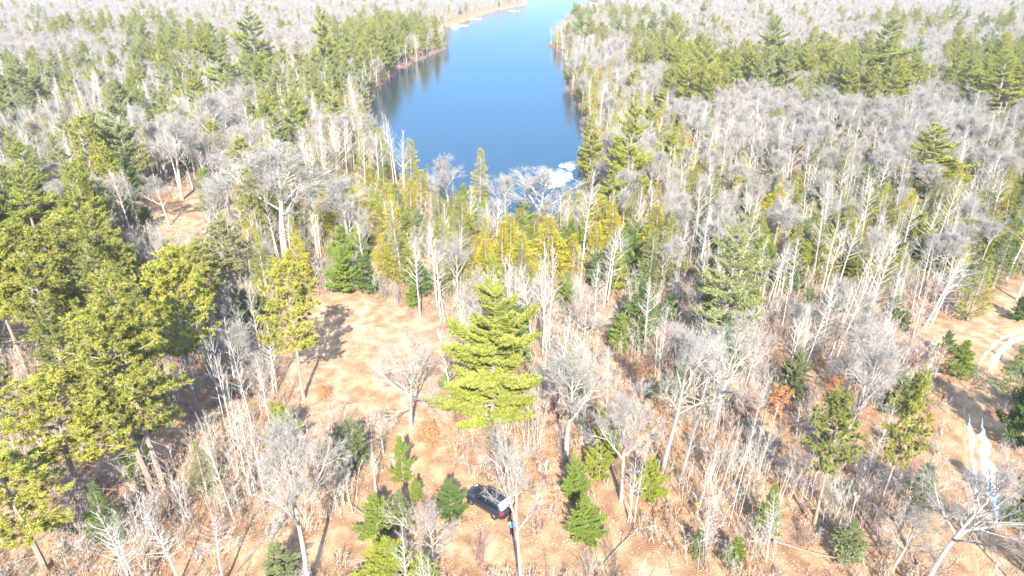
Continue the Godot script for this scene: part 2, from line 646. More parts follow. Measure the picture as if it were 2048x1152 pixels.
# ---------------------------------------------------------------- the woods
const PINE_SPOTS := [                                  # x, z, half width, half depth, share of pines
	[58.0, -222.0, 10.0, 16.0, 0.7], [84.0, -250.0, 11.0, 22.0, 0.6], [108.0, -222.0, 12.0, 14.0, 0.75], [128.0, -236.0, 9.0, 14.0, 0.6], [158.0, -226.0, 16.0, 20.0, 0.7], [185.0, -262.0, 20.0, 20.0, 0.5], [112.0, -275.0, 20.0, 16.0, 0.4], [66.0, -300.0, 16.0, 30.0, 0.45], [140.0, -310.0, 30.0, 20.0, 0.25], [225.0, -300.0, 40.0, 40.0, 0.3], [70.0, -430.0, 40.0, 40.0, 0.2],
	[-62.0, -330.0, 14.0, 60.0, 0.4], [-80.0, -440.0, 24.0, 100.0, 0.5], [-90.0, -262.0, 11.0, 24.0, 0.25], [-122.0, -235.0, 8.0, 14.0, 0.25], [-150.0, -330.0, 20.0, 26.0, 0.35], [-175.0, -390.0, 26.0, 26.0, 0.25], [-106.0, -146.0, 12.0, 14.0, 0.4],
	[-260.0, -480.0, 40.0, 40.0, 0.2], [60.0, -620.0, 60.0, 60.0, 0.15], [300.0, -520.0, 60.0, 60.0, 0.12],
]


func pine_share(x: float, z: float) -> float:
	var best := 0.0
	for s in PINE_SPOTS:
		var q: float = ((x - s[0]) / s[2]) ** 2 + ((z - s[1]) / s[3]) ** 2
		if q < 1.0:
			best = maxf(best, s[4])
	return best


func pick(x: float, z: float, shore: float) -> Array:      # [kind, tone, least height, most height] or []
	var d := -z
	var sx := 1024.0 + 1366.0 * x / (d * 0.906 + 19.0)
	var q := rng.randf()
	var n := patch_noise.get_noise_2d(x, z)
	var dark := 2 if rng.randf() < 0.2 else (3 if rng.randf() < 0.4 else 0)
	var gold: int = 1 if rng.randf() < 0.42 else [0, 0, 3][rng.randi() % 3]
	if d < 62.0:
		if sx > 2010.0:
			return ["yp", 2, 3.0, 7.0] if q < 0.3 else (["bt", 0, 8.0, 12.0] if q < 0.36 else [])
		if sx < 470.0:
			return ["bi", 0, 4.0, 8.0] if q < 0.14 else (["sh", 0, 1.2, 2.6] if q < 0.3 else (["yp", dark, 1.5, 4.0] if q < 0.35 else []))
		return ["sh", 0 if q < 0.06 else 1, 1.0, 2.2] if q < 0.11 else (["bi", 0, 4.5, 9.0] if q < 0.18 else (["yp", dark, 1.0, 2.2] if q < 0.19 else []))
	if d < 93.0:
		if sx > 2010.0:
			return ["ce", 2, 5.0, 9.0] if q < 0.35 else (["bi", 0, 9.0, 13.0] if q < 0.42 else [])
		if sx < 420.0:
			return ["rp", [0, 1, 1, 2][rng.randi() % 4], 14.0, 19.0] if q < 0.17 else (["bi", 0, 8.0, 12.0] if q < 0.24 else (["sh", 0, 1.5, 3.0] if q < 0.38 else (["yp", dark, 2.0, 5.0] if q < 0.45 else [])))
		if sx < 560.0:
			return ["bi", 0, 8.0, 12.0] if q < 0.2 else (["bt", 0, 9.0, 12.0] if q < 0.26 else (["sh", 0, 1.5, 3.0] if q < 0.4 else (["yp", dark, 2.0, 5.0] if q < 0.5 else [])))
		return ["bt", 0 if q < 0.05 else 1, 8.0, 12.0] if q < 0.08 else (["bi", 0, 7.5, 12.5] if q < 0.26 else (["yp", 3 if q < 0.35 else dark, 2.5, 6.5] if q < 0.42 else (["sh", 0 if q < 0.52 else 1, 1.8, 4.0] if q < 0.66 else (["ol", 0, 2.0, 4.0] if q < 0.69 else []))))
	if d < 134.0:
		if sx < 260.0:
			return ["wp", [0, 1, 1, 3][rng.randi() % 4], 14.0, 19.0] if q < 0.2 else (["rp", 1, 13.0, 17.0] if q < 0.3 else (["bt", 0, 10.0, 14.0] if q < 0.5 else (["yp", dark, 4.0, 9.0] if q < 0.62 else [])))
		if sx < 520.0:
			return ["bt", 0, 10.0, 14.0] if q < 0.3 else (["bi", 0, 10.0, 14.0] if q < 0.4 else (["rp", 0, 13.0, 17.0] if q < 0.46 else (["yp", dark, 4.0, 9.0] if q < 0.64 else (["sh", 0, 2.0, 4.0] if q < 0.74 else []))))
		if sx < 1180.0:
			return ["ce", gold, 6.5, 11.0] if q < 0.27 else (["bi", 0, 9.0, 13.0] if q < 0.38 else (["bt", 0, 8.0, 12.0] if q < 0.44 else (["yp", [0, 3, 1, 0][rng.randi() % 4], 4.0, 8.5] if q < 0.62 else (["sh", 0, 1.5, 3.5] if q < 0.68 else []))))
		return ["bi", 0, 9.0, 14.0] if q < 0.2 else (["bt", 0, 9.0, 13.0] if q < 0.3 else (["ce", gold if n > -0.15 else dark, 7.0, 11.0] if q < 0.55 else (["yp", [0, 3, 1, 2][rng.randi() % 4], 4.5, 9.0] if q < 0.76 else (["sh", 0, 1.5, 3.5] if q < 0.78 else []))))
	if d < 300.0:
		if shore < 34.0 and x < -10.0:
			return ["bi", 0, 11.0, 16.0] if q < 0.36 else (["ce", dark if q < 0.46 else gold, 8.0, 13.0] if q < 0.62 else (["wp", [0, 1, 3][rng.randi() % 3], 15.0, 20.0] if q < 0.72 else (["bt", 0, 11.0, 14.0] if q < 0.86 else [])))
		if shore < 26.0:
			return ["ce", 1 if q < 0.25 else 0, 8.0, 13.0] if q < 0.34 else (["bi", 0, 10.0, 15.0] if q < 0.5 else (["wp", 1, 13.0, 17.0] if q < 0.55 else (["bt", 0, 10.0, 14.0] if q < 0.8 else [])))
		if x > 0.0 and d < 195.0:
			return ["bt", 0, 11.0, 15.0] if q < 0.34 else (["bi", 0, 11.0, 15.5] if q < 0.5 else (["ce", gold if n > 0.0 else [0, 3][rng.randi() % 2], 8.0, 12.0] if q < 0.68 else (["yp", [0, 3, 1][rng.randi() % 3], 5.0, 10.0] if q < 0.82 else [])))
	var share := pine_share(x, z)
	if rng.randf() < share:
		return ["wp", [0, 1, 1, 3][rng.randi() % 4], 16.0, 23.0] if q < 0.75 else ["rp", 1 if q < 0.88 else 0, 16.0, 21.0]
	if shore < 20.0 and d < 560.0:
		return ["bi", 0, 11.0, 15.0] if q < 0.3 else (["ce", gold, 8.0, 13.0] if q < 0.55 else (["wp", 1, 13.0, 18.0] if q < (0.7 if x < 0.0 else 0.58) else ["bt", 0, 11.0, 14.0]))
	if q < 0.62:
		return ["bt", 0 if rng.randf() < 0.7 else 1, 10.5, 15.0]
	if q < 0.69:
		return ["bi", 0, 11.0, 15.0]
	if q < 0.73:
		return ["yp", dark, 5.0, 9.0]
	if q < 0.752 and n > -0.1:
		return ["wp", dark, 13.0, 20.0]
	return ["rp", 1, 12.0, 17.0] if q < 0.80 and n > 0.0 else []


const WIDTH := {"wp": 0.225, "rp": 0.2, "ce": 0.26, "yp": 0.3, "bt": 0.245, "bi": 0.15, "ol": 0.35, "sh": 0.45}


func plant_woods() -> void:
	var all: Array = []
	var z := -36.0
	while z > -1350.0:
		var d := -z
		var cell := 2.9 if d < 134.0 else (3.9 if d < 300.0 else lerpf(5.2, 8.5, clampf((d - 300.0) / 700.0, 0.0, 1.0)))
		var reach := (d * 0.906 + 19.0) * 0.75 * 1.12 + 6.0
		var x := -reach
		while x < reach:
			var px := x + rf(-0.48, 0.48) * cell
			var pz := z + rf(-0.48, 0.48) * cell
			x += cell
			var p := Vector2(px, pz)
			var shore := lake_distance(p)
			if shore < 1.2:
				continue
			if d < 190.0 and (edge_distance(p, clearing) < 0.5 or edge_distance(p, upper_clearing) < 0.5 or edge_distance(p, verge) < 0.0 or line_distance(p, road_line) < 3.4 or line_distance(p, track_line) < 2.2 or line_distance(p, trail_line) < 1.5):
				continue
			if p.distance_to(Vector2(-2.0, -48.0)) < 5.5 or p.distance_to(Vector2(0.4, -44.5)) < 3.0:
				continue
			if d > 560.0 and px > -75.0 and px < 15.0 and shore < 14.0:
				continue
			var what := pick(px, pz, shore)
			if what.is_empty():
				continue
			var close := false
			if d < 150.0:
				for s in hero_spots:
					if Vector2(s.x, s.y).distance_to(p) < (1.3 if what[0] in ["sh", "bi", "ol"] else minf(1.0 + s.z, 3.0)):
						close = true
						break
			if close:
				continue
			var h := rf(what[2], what[3])
			if d > 98.0 and d < 142.0 and px > -38.0 and px < 19.0:
				var top := 45.0 - d * 0.264 - rf(0.0, 4.0)
				if px > 2.0 and px < 17.0:
					top = minf(top, 45.0 * (1.0 - d / 153.0) - rf(0.0, 2.0))
				if h > top:
					h = top
					if h < 2.5 or what[0] in ["bt", "rp", "wp"] and h < 6.0:
						continue
			var sx := 1024.0 + 1366.0 * px / (d * 0.906 + 19.0)
			if sx > 235.0 and sx < 425.0 and d > 76.0 and d < 119.0 and h > 45.0 - d * 0.372:
				h = 45.0 - d * 0.372 - rf(0.0, 1.5)
				if h < 2.0 or what[0] in ["bt", "rp", "wp"] and h < 6.0:
					continue
			if sx > 1835.0 and sx < 2000.0 and d < 79.0 and h > 2.5:
				continue
			if what[0] == "wp" and d < 178.0 and px > -48.0 and px < -15.0:
				continue
			all.push_back({"kind": what[0], "x": px, "z": pz, "h": h, "r": h * WIDTH[what[0]] * (rf(0.8, 1.2) if what[0] != "ce" else rf(0.75, 1.45)), "tone": what[1], "variant": (rng.randi() % plants[what[0]].size()) if what[0] != "bt" else 6 + rng.randi() % 7, "yaw": rf(0.0, TAU), "lean": rf(-0.05, 0.05) * h})
		z -= cell
	# low reddish brush along the waterline
	for i in lake.size():
		var a := lake[i]
		var b := lake[(i + 1) % lake.size()]
		if minf(a.y, b.y) < -560.0:
			continue
		var n := int(a.distance_to(b) / 1.1)
		for k in n:
			var q := a.lerp(b, (k + rf(0.0, 1.0)) / n)
			var off := Vector2(b.y - a.y, a.x - b.x).normalized() * rf(-2.2, 2.2)
			q += off
			var s2 := lake_distance(q)
			if s2 < 0.1 or s2 > 3.0 or q.y > -128.0:
				continue
			var hh := rf(0.9, 2.0)
			all.push_back({"kind": "sh", "x": q.x, "z": q.y, "h": hh, "r": hh * 0.55, "tone": 1 if rng.randf() < 0.75 else 0, "variant": rng.randi() % 4, "yaw": rf(0.0, TAU), "lean": 0.0})
	all.sort_custom(func(a, b): return a.z > b.z)
	var rest := {}
	for t in all:
		var p3 := Vector3(t.x, t.h * 0.65, t.z)
		var s := on_photo(p3)
		var seen: bool = s.x > 0.5 and s.x < 99.5 and s.y > 0.5 and s.y < 99.5
		if seen and kind_count.get(t.kind, 0) < 290 and t.z > -420.0:
			var label := say(t)
			if label != "":
				stand(t.kind, t.x, t.z, t.h, t.r, t.tone, t.variant, t.yaw, t.lean, label)
				continue
		var key := "%s %d" % [t.kind, t.variant]
		if not rest.has(key):
			rest[key] = []
		rest[key].push_back(t)
	for kind in NAMES:
		var mass := Node3D.new()
		mass.name = {"wp": "far_white_pine_woods", "rp": "far_red_pine_woods", "ce": "far_cedar_woods", "yp": "far_young_pine_woods", "bt": "far_bare_woods", "bi": "far_birch_woods", "ol": "far_sapling_undergrowth", "sh": "far_shrub_undergrowth"}[kind]
		mass.set_meta("kind", "stuff")
		mass.set_meta("label", {"wp": "white pines scattered through the far woods", "rp": "red pines scattered through the far woods", "ce": "cedars scattered through the far woods", "yp": "young pines scattered through the far woods", "bt": "grey leafless woods stretching to the horizon", "bi": "pale birches scattered through the far woods", "ol": "rusty saplings under the far trees", "sh": "twiggy brush under the far trees"}[kind])
		mass.set_meta("category", "woods")
		var any := false
		for v in plants[kind].size():
			var list: Array = rest.get("%s %d" % [kind, v], [])
			if list.is_empty():
				continue
			any = true
			var p: Dictionary = plants[kind][v]
			for part in ["trunk", "crown"]:
				if p[part].get_surface_count() == 0:
					continue
				var mm := MultiMesh.new()
				mm.transform_format = MultiMesh.TRANSFORM_3D
				mm.use_colors = part == "crown"
				mm.mesh = p[part]
				mm.instance_count = list.size()
				for i in list.size():
					var t: Dictionary = list[i]
					var b := Basis(Vector3.BACK, -atan2(t.lean, t.h)) * Basis(Vector3.UP, t.yaw) * Basis.from_scale(Vector3(t.r / p.r, t.h / p.h, t.r / p.r))
					mm.set_instance_transform(i, Transform3D(b, Vector3(t.x, ground_y(t.x, t.z) - 0.05, t.z)))
					if part == "crown":
						mm.set_instance_color(i, tints[kind][t.tone])
				var mi := MultiMeshInstance3D.new()
				mi.name = part
				mi.multimesh = mm
				mi.material_override = looks["%s far" % kind] if part == "crown" else barks["%s 0" % kind]
				mi.set_meta("kind", "stuff")
				mass.add_child(mi, true)
		if any:
			add_child(mass, true)


const KIND_WORDS := {"wp": "white pine", "rp": "red pine", "ce": "cedar", "yp": "young pine", "bt": "bare tree", "bi": "birch", "ol": "rusty oak sapling", "sh": "shrub"}
const TONE_WORDS := {"wp": ["green", "golden", "dark green", "pale"], "rp": ["olive", "golden", "dark", "greyish"], "ce": ["olive", "golden", "dark", "greyish"], "yp": ["green", "bright", "dark", "greyish"], "bt": ["grey", "brownish", "", ""], "bi": ["pale", "pinkish", "", ""], "ol": ["small", "", "", ""], "sh": ["grey", "reddish", "", ""]}


func say(t: Dictionary) -> String:
	var p := Vector2(t.x, t.z)
	var near := []
	for m in LANDMARKS:
		near.push_back([p.distance_to(Vector2(m[0], m[1])), m])
	near.sort_custom(func(a, b): return a[0] < b[0])
	var tall: float = t.h / MID_HEIGHT[t.kind]
	var wide: float = t.r / (t.h * WIDTH[t.kind])
	var size := "tall" if tall > 1.13 else ("short" if tall < 0.87 else "")
	var build := "broad" if wide > 1.08 else ("slim" if wide < 0.92 else "")
	for k in 6:
		var m: Array = near[k][1]
		var off := p - Vector2(m[0], m[1])
		var dist: float = near[k][0]
		var far := "just" if dist < 6.0 else ("a little" if dist < 14.0 else ("well" if dist < 35.0 else "far"))
		var side := absf(off.x)
		var deep := absf(off.y)
		var way := ""
		if deep > side * 0.45:
			way = "behind" if off.y < 0.0 else "in front"
		if side > deep * 0.45:
			way = (way + " and " if way != "" else "") + ("left of" if off.x < 0.0 else "right of")
		elif way == "in front":
			way = "in front of"
		var text: String = " ".join([size, build, TONE_WORDS[t.kind][t.tone], KIND_WORDS[t.kind], far, way, m[2]]).replace("  ", " ").replace("  ", " ").strip_edges()
		if text.split(" ").size() <= 16 and text.split(" ").size() >= 4 and not used_labels.has(text):
			used_labels[text] = true
			return text
	return ""


const MID_HEIGHT := {"wp": 18.0, "rp": 16.5, "ce": 9.5, "yp": 6.0, "bt": 12.0, "bi": 12.0, "ol": 3.0, "sh": 2.2}
const LANDMARKS := [
	[-1.8, -57.5, "the central bright pine"],
	[-24.0, -66.1, "the lone red pine"],
	[-33.0, -50.8, "the twin trunk red pine"],
	[-2.8, -48.2, "the parked car"],
	[0.7, -39.4, "the oak by the person"],
	[-10.8, -60.3, "the clearing's bare oak"],
	[16.5, -78.7, "the dense dark young pine"],
	[22.2, -61.2, "the forked pale oak"],
	[26.3, -74.8, "the tall sparse pine"],
	[26.8, -46.0, "the right red pine"],
	[31.8, -45.8, "the thin red pine"],
	[33.5, -40.1, "the big leaning oak"],
	[20.1, -47.0, "the white pole thicket"],
	[22.2, -45.4, "the upright bushy pine"],
	[6.5, -45.8, "the stacked pines"],
	[5.5, -100.3, "the broad golden hemlock"],
	[-6.2, -124.1, "the pointed golden cedar"],
	[5.7, -120.0, "the fan shaped white tree"],
	[-38.5, -107.4, "the arching bare oak"],
	[-65.9, -124.3, "the leaning tree in the upper clearing"],
	[-81.9, -143.1, "the pale green upper left pine"],
	[-85.3, -134.6, "the mustard red pine"],
	[-143.4, -205.1, "the grey green edge pine"],
	[-105.7, -260.4, "the tall narrow pine"],
	[-123.8, -351.4, "the top left broad pine"],
	[-84.5, -333.7, "the lakeside wood's pine"],
	[126.7, -250.2, "the largest belt pine"],
	[160.0, -231.9, "the right edge layered pine"],
	[74.4, -277.2, "the belt's left pine"],
	[85.3, -134.6, "the open layered pine"],
	[22.6, -131.4, "the leaning lakeside pine"],
	[49.7, -145.0, "the bright yellow cedar"],
	[56.9, -83.1, "the leaning white birches"],
	[55.0, -73.6, "the verge bushes"],
	[79.1, -99.5, "the right edge birch"],
	[51.5, -61.9, "the snowy rut"],
	[67.2, -78.7, "the snowy road bend"],
	[-16.1, -39.6, "the white barked tree"],
	[-23.3, -56.7, "the young red pine"],
	[-24.1, -50.0, "the pale pole row"],
	[-30.3, -40.8, "the dark hollow birches"],
	[-38.4, -41.5, "the corner red pine"],
	[-39.5, -48.8, "the left edge red pine"],
	[-55.5, -72.3, "the pale trunked red pine"],
	[-35.1, -63.0, "the red pine by the clearing"],
	[-72.1, -96.7, "the soft lime pine"],
	[-38.4, -87.3, "the dark bush by the clearing"],
	[-41.4, -91.6, "the grey olive red pine"],
	[-13.1, -92.2, "the clearing's back edge"],
	[-24.9, -94.9, "the clearing's rear corner"],
	[11.0, -100.5, "the tall white birch"],
	[10.7, -160.2, "the lake ice"],
	[-39.8, -443.9, "the left peninsula"],
	[24.2, -458.8, "the right point"],
	[23.2, -236.2, "the lake's right bend"],
	[-46.8, -231.9, "the lake's left bend"],
	[-52.7, -333.7, "the lake's upper left bank"],
	[23.8, -317.7, "the lake's upper right bank"],
	[-18.1, -145.0, "the lake's near left corner"],
	[51.7, -56.5, "the right edge pine"],
	[-10.0, -39.4, "the feathery bottom pine"],
	[-68.3, -156.8, "the upper clearing's grey tree"],
	[102.0, -265.8, "the belt's grey gap"],
	[79.2, -186.3, "the right hand grey woods"],
	[106.7, -186.3, "the far right grey woods"],
	[-137.7, -265.8, "the left hand grey woods"],
	[-217.5, -333.7, "the top left corner"],
	[-62.5, -212.2, "the birches left of the lake"]
]


# ---------------------------------------------------------------- low growth and litter: what nobody would count
func scatter(called: String, label: String, mesh: Mesh, m: Material, spots: Array, colors: Array) -> void:
	var mm := MultiMesh.new()
	mm.transform_format = MultiMesh.TRANSFORM_3D
	mm.use_colors = true
	mm.mesh = mesh
	mm.instance_count = spots.size()
	for i in spots.size():
		mm.set_instance_transform(i, spots[i])
		mm.set_instance_color(i, colors[i])
	var mi := MultiMeshInstance3D.new()
	mi.name = numbered(called)
	mi.multimesh = mm
	mi.material_override = m
	mi.set_meta("kind", "stuff")
	mi.set_meta("label", label)
	add_child(mi, true)


func litter() -> void:
	var leaf := Buf.new()
	for k in 5:
		var a := Vector3(rf(-0.5, 0.5), rf(0.0, 0.05), rf(-0.5, 0.5))
		var q := Vector3(rf(-0.13, 0.13), rf(0.0, 0.07), rf(-0.13, 0.13))
		var w := q.cross(Vector3.UP).normalized() * 0.06
		leaf.tri(a - q, a + w, a + q, Color.WHITE)
		leaf.tri(a - q, a + q, a - w, Color.WHITE)
	var spots := []
	var cols := []
	var palette := [Color(0.38, 0.25, 0.15), Color(0.33, 0.19, 0.10), Color(0.40, 0.30, 0.20), Color(0.24, 0.13, 0.07), Color(0.42, 0.31, 0.21)]
	for i in 11000:
		var z := -rf(37.0, 105.0)
		var x := rf(-0.85, 0.85) * (-z * 0.906 + 19.0)
		if line_distance(Vector2(x, z), road_line) < 1.6 or line_distance(Vector2(x, z), track_line) < 1.2:
			continue
		spots.push_back(Transform3D(Basis(Vector3.UP, rf(0, TAU)).scaled(Vector3.ONE * rf(0.6, 1.1)), Vector3(x, ground_y(x, z) + 0.02, z)))
		cols.push_back(palette[rng.randi() % 5])
	scatter("fallen_leaves", "fallen oak and maple leaves covering the ground", leaf.mesh(), paint(Color.WHITE, 0.8, true), spots, cols)
	var twigs := twig_spray(8, 0.03, 0.6)
	var brush := Buf.new()
	for k in 6:
		brush.put(twigs, Transform3D(aim(Vector3(rf(-0.6, 0.6), 1, rf(-0.6, 0.6)), rf(0, TAU), rf(0.7, 1.2)), Vector3(rf(-0.3, 0.3), 0, rf(-0.3, 0.3))), Color.WHITE)
	spots = []
	cols = []
	for i in 15000:
		var z2 := -rf(37.0, 170.0)
		var x2 := rf(-0.85, 0.85) * (-z2 * 0.906 + 19.0)
		var p := Vector2(x2, z2)
		if patch_noise.get_noise_2d(x2 * 3.0, z2 * 3.0) < (-0.08 if z2 > -62.0 else -0.3):
			continue
		if edge_distance(p, clearing) < 0.5 or edge_distance(p, upper_clearing) < 0.5 or edge_distance(p, verge) < 0.5 or line_distance(p, road_line) < 2.4 or line_distance(p, track_line) < 2.0 or line_distance(p, trail_line) < 1.2 or lake_distance(p) < 0.6 or p.distance_to(Vector2(-1.5, -47.5)) < 4.0:
			continue
		spots.push_back(Transform3D(Basis(Vector3.UP, rf(0, TAU)).scaled(Vector3.ONE * rf(0.6, 1.5)), Vector3(x2, ground_y(x2, z2), z2)))
		cols.push_back([Color(0.30, 0.28, 0.27), Color(0.31, 0.23, 0.19), Color(0.32, 0.29, 0.26), Color(0.36, 0.24, 0.15)][rng.randi() % 4])
	scatter("undergrowth", "low leafless brush on the forest floor", brush.mesh(), paint(Color.WHITE, 0.85, true), spots, cols)
	var stems := Buf.new()
	for k in 5:
		var root := Vector3(rf(-0.9, 0.9), 0, rf(-0.9, 0.9))
		var pole := line_of(root, Vector3(rf(-0.12, 0.12), 1, rf(-0.12, 0.12)), rf(3.0, 5.0), 4, 0.05, 0.05)
		stems.tube(pole, 0.03, 0.008, 3, Color.WHITE)
		for j in 7:
			var s := lerpf(0.3, 1.0, (j + 0.5) / 7.0)
			stems.put(twigs, Transform3D(aim(Vector3(rf(-0.7, 0.7), 1, rf(-0.7, 0.7)), rf(0, TAU), rf(0.6, 1.0)), along(pole, s)), Color.WHITE)
	spots = []
	cols = []
	for i in 4000:
		var z4 := -rf(40.0, 150.0)
		var x4 := rf(-0.85, 0.85) * (-z4 * 0.906 + 19.0)
		var p4 := Vector2(x4, z4)
		if patch_noise.get_noise_2d(x4 * 2.2 + 300.0, z4 * 2.2) < (0.1 if z4 > -64.0 and x4 > -22.0 else -0.05):
			continue
		if z4 > -56.0 and x4 > -14.0 and x4 < 12.0 or edge_distance(p4, clearing) < 0.8 or edge_distance(p4, upper_clearing) < 0.8 or edge_distance(p4, verge) < 0.8 or line_distance(p4, road_line) < 3.0 or line_distance(p4, track_line) < 2.0 or line_distance(p4, trail_line) < 1.4 or lake_distance(p4) < 0.8:
			continue
		spots.push_back(Transform3D(Basis(Vector3.UP, rf(0, TAU)).scaled(Vector3.ONE * rf(0.5, 1.25)), Vector3(x4, ground_y(x4, z4), z4)))
		cols.push_back([Color(0.33, 0.325, 0.325), Color(0.34, 0.30, 0.285), Color(0.32, 0.32, 0.29), Color(0.35, 0.29, 0.25)][rng.randi() % 4])
	scatter("sapling_undergrowth", "thin leafless saplings growing under the trees", stems.mesh(), paint(Color.WHITE, 0.85, true), spots, cols)
	var sticks := Buf.new()
	for k in 5:
		sticks.tube(line_of(Vector3(rf(-0.6, 0.6), 0.03, rf(-0.6, 0.6)), Vector3(rf(-1, 1), 0.02, rf(-1, 1)), rf(0.8, 2.0), 3, 0.15, -0.01), 0.03, 0.01, 3, Color.WHITE)
	spots = []
	cols = []
	for i in 420:
		var z3 := -rf(37.0, 120.0)
		var x3 := rf(-0.85, 0.85) * (-z3 * 0.906 + 19.0)
		if line_distance(Vector2(x3, z3), road_line) < 2.0:
			continue
		spots.push_back(Transform3D(Basis(Vector3.UP, rf(0, TAU)), Vector3(x3, ground_y(x3, z3) + 0.03, z3)))
		cols.push_back(Color(0.24, 0.21, 0.19))
	scatter("fallen_twigs_debris", "dead sticks lying on the leaf litter", sticks.mesh(), paint(Color.WHITE, 0.85, true), spots, cols)


# ---------------------------------------------------------------- sheets on the ground
func ribbon(line: PackedVector2Array, width: float, ragged: float, lift: float, taper: bool) -> ArrayMesh:
	var st := SurfaceTool.new()
	st.begin(Mesh.PRIMITIVE_TRIANGLES)
	var curve := Curve2D.new()
	for i in line.size():
		var dir := (line[mini(i + 1, line.size() - 1)] - line[maxi(i - 1, 0)]) * 0.2
		curve.add_point(line[i], -dir, dir)
	var length := curve.get_baked_length()
	var n := int(length / 0.35) + 2
	var lanes := 7
	for i in n:
		var s := length * i / (n - 1)
		var p := curve.sample_baked(s)
		var t := (curve.sample_baked(minf(s + 0.3, length)) - curve.sample_baked(maxf(s - 0.3, 0.0))).normalized()
		var side := Vector2(-t.y, t.x)
		var fade := 1.0
		if taper:
			fade = smoothstep(0.0, 0.25, s / length) * smoothstep(1.0, 0.8, s / length) + 0.08
		var wl := width * fade * (1.0 + ragged * edge_noise.get_noise_2d(s * 6.0, 7.0 + width * 31.0) * 2.0)
		var wr := width * fade * (1.0 + ragged * edge_noise.get_noise_2d(s * 6.0, 99.0 + width * 31.0) * 2.0)
		for k in lanes:
			var q := p + side * lerpf(-wl, wr, float(k) / (lanes - 1))
			var edge := 0.0 if k == 0 or k == lanes - 1 else 1.0
			st.set_uv(q / 3.1)
			st.add_vertex(Vector3(q.x, ground_y(q.x, q.y) + lift * edge - 0.02 * (1.0 - edge), q.y))
	for i in n - 1:
		for k in lanes - 1:
			var a := i * lanes + k
			for j in [a, a + 1, a + lanes + 1, a, a + lanes + 1, a + lanes]:
				st.add_index(j)
	st.generate_normals()
	return st.commit()


func floe(outline: PackedVector2Array, y: float) -> ArrayMesh:          # a low flat sheet with a ragged rim and real thickness
	var st := SurfaceTool.new()
	st.begin(Mesh.PRIMITIVE_TRIANGLES)
	var rim := PackedVector2Array()
	for i in outline.size():
		var a := outline[i]
		var b := outline[(i + 1) % outline.size()]
		var m := maxi(2, int(a.distance_to(b) / 0.4))
		for k in m:
			var q := a.lerp(b, float(k) / m)
			rim.push_back(q + Vector2(edge_noise.get_noise_2d(q.x * 20.0, q.y * 20.0), edge_noise.get_noise_2d(q.x * 20.0 + 40.0, q.y * 20.0)) * 0.9)
	var mid := Vector2.ZERO
	for q in rim:
		mid += q / rim.size()
	for i in rim.size():
		for q2 in [mid, rim[(i + 1) % rim.size()], rim[i]]:
			st.add_vertex(Vector3(q2.x, y + 0.06, q2.y))
	for i in rim.size():
		var a2 := rim[i]
		var b2 := rim[(i + 1) % rim.size()]
		for q3 in [Vector3(a2.x, y + 0.06, a2.y), Vector3(b2.x, y + 0.06, b2.y), Vector3(b2.x, y - 0.08, b2.y), Vector3(a2.x, y + 0.06, a2.y), Vector3(b2.x, y - 0.08, b2.y), Vector3(a2.x, y - 0.08, a2.y)]:
			st.add_vertex(q3)
	st.generate_normals()
	return st.commit()


# ---------------------------------------------------------------- the car, local +X is forward
func loft(rings: Array, m_closed := true) -> ArrayMesh:
	var st := SurfaceTool.new()
	st.begin(Mesh.PRIMITIVE_TRIANGLES)
	st.set_smooth_group(1)
	var n: int = rings[0].size()
	for i in rings.size() - 1:
		for k in (n if m_closed else n - 1):
			var a: Vector3 = rings[i][k]
			var b: Vector3 = rings[i][(k + 1) % n]
			var c: Vector3 = rings[i + 1][(k + 1) % n]
			var d: Vector3 = rings[i + 1][k]
			for p in [a, c, b, a, d, c]:
				st.add_vertex(p)
	st.set_smooth_group(-1)
	for e in [0, rings.size() - 1]:
		var mid := Vector3.ZERO
		for p in rings[e]:
			mid += p / n
		for k in n:
			var t := [mid, rings[e][k], rings[e][(k + 1) % n]]
			if e > 0:
				t.reverse()
			for p in t:
				st.add_vertex(p)
	st.index()
	st.generate_normals()
	return st.commit()


func panel(corners: Array, thick: float) -> ArrayMesh:            # a thin solid plate, corners in order
	var st := SurfaceTool.new()
	st.begin(Mesh.PRIMITIVE_TRIANGLES)
	st.set_smooth_group(-1)
	var nrm: Vector3 = (corners[1] - corners[0]).cross(corners[2] - corners[0]).normalized() * thick
	var n := corners.size()
	for i in range(1, n - 1):
		for p in [corners[0] + nrm, corners[i] + nrm, corners[i + 1] + nrm, corners[0] - nrm, corners[i + 1] - nrm, corners[i] - nrm]:
			st.add_vertex(p)
	for i in n:
		var a: Vector3 = corners[i]
		var b: Vector3 = corners[(i + 1) % n]
		for p in [a + nrm, a - nrm, b + nrm, b + nrm, a - nrm, b - nrm]:
			st.add_vertex(p)
	st.generate_normals()
	return st.commit()


func wheel_ring(r: float, w: float, inner: float) -> ArrayMesh:
	var st := SurfaceTool.new()
	st.begin(Mesh.PRIMITIVE_TRIANGLES)
	var prof := [Vector2(inner, -w), Vector2(r * 0.93, -w), Vector2(r, -w * 0.7), Vector2(r, w * 0.7), Vector2(r * 0.93, w), Vector2(inner, w)]
	for k in 24:
		var a := TAU * k / 24
		var b := TAU * (k + 1) / 24
		for i in prof.size() - 1:
			var p: Vector2 = prof[i]
			var q: Vector2 = prof[i + 1]
			var v := [Vector3(cos(a) * p.x, sin(a) * p.x, p.y), Vector3(cos(b) * p.x, sin(b) * p.x, p.y), Vector3(cos(b) * q.x, sin(b) * q.x, q.y), Vector3(cos(a) * q.x, sin(a) * q.x, q.y)]
			for j in [0, 2, 1, 0, 3, 2]:
				st.add_vertex(v[j])
	st.generate_normals()
	return st.commit()


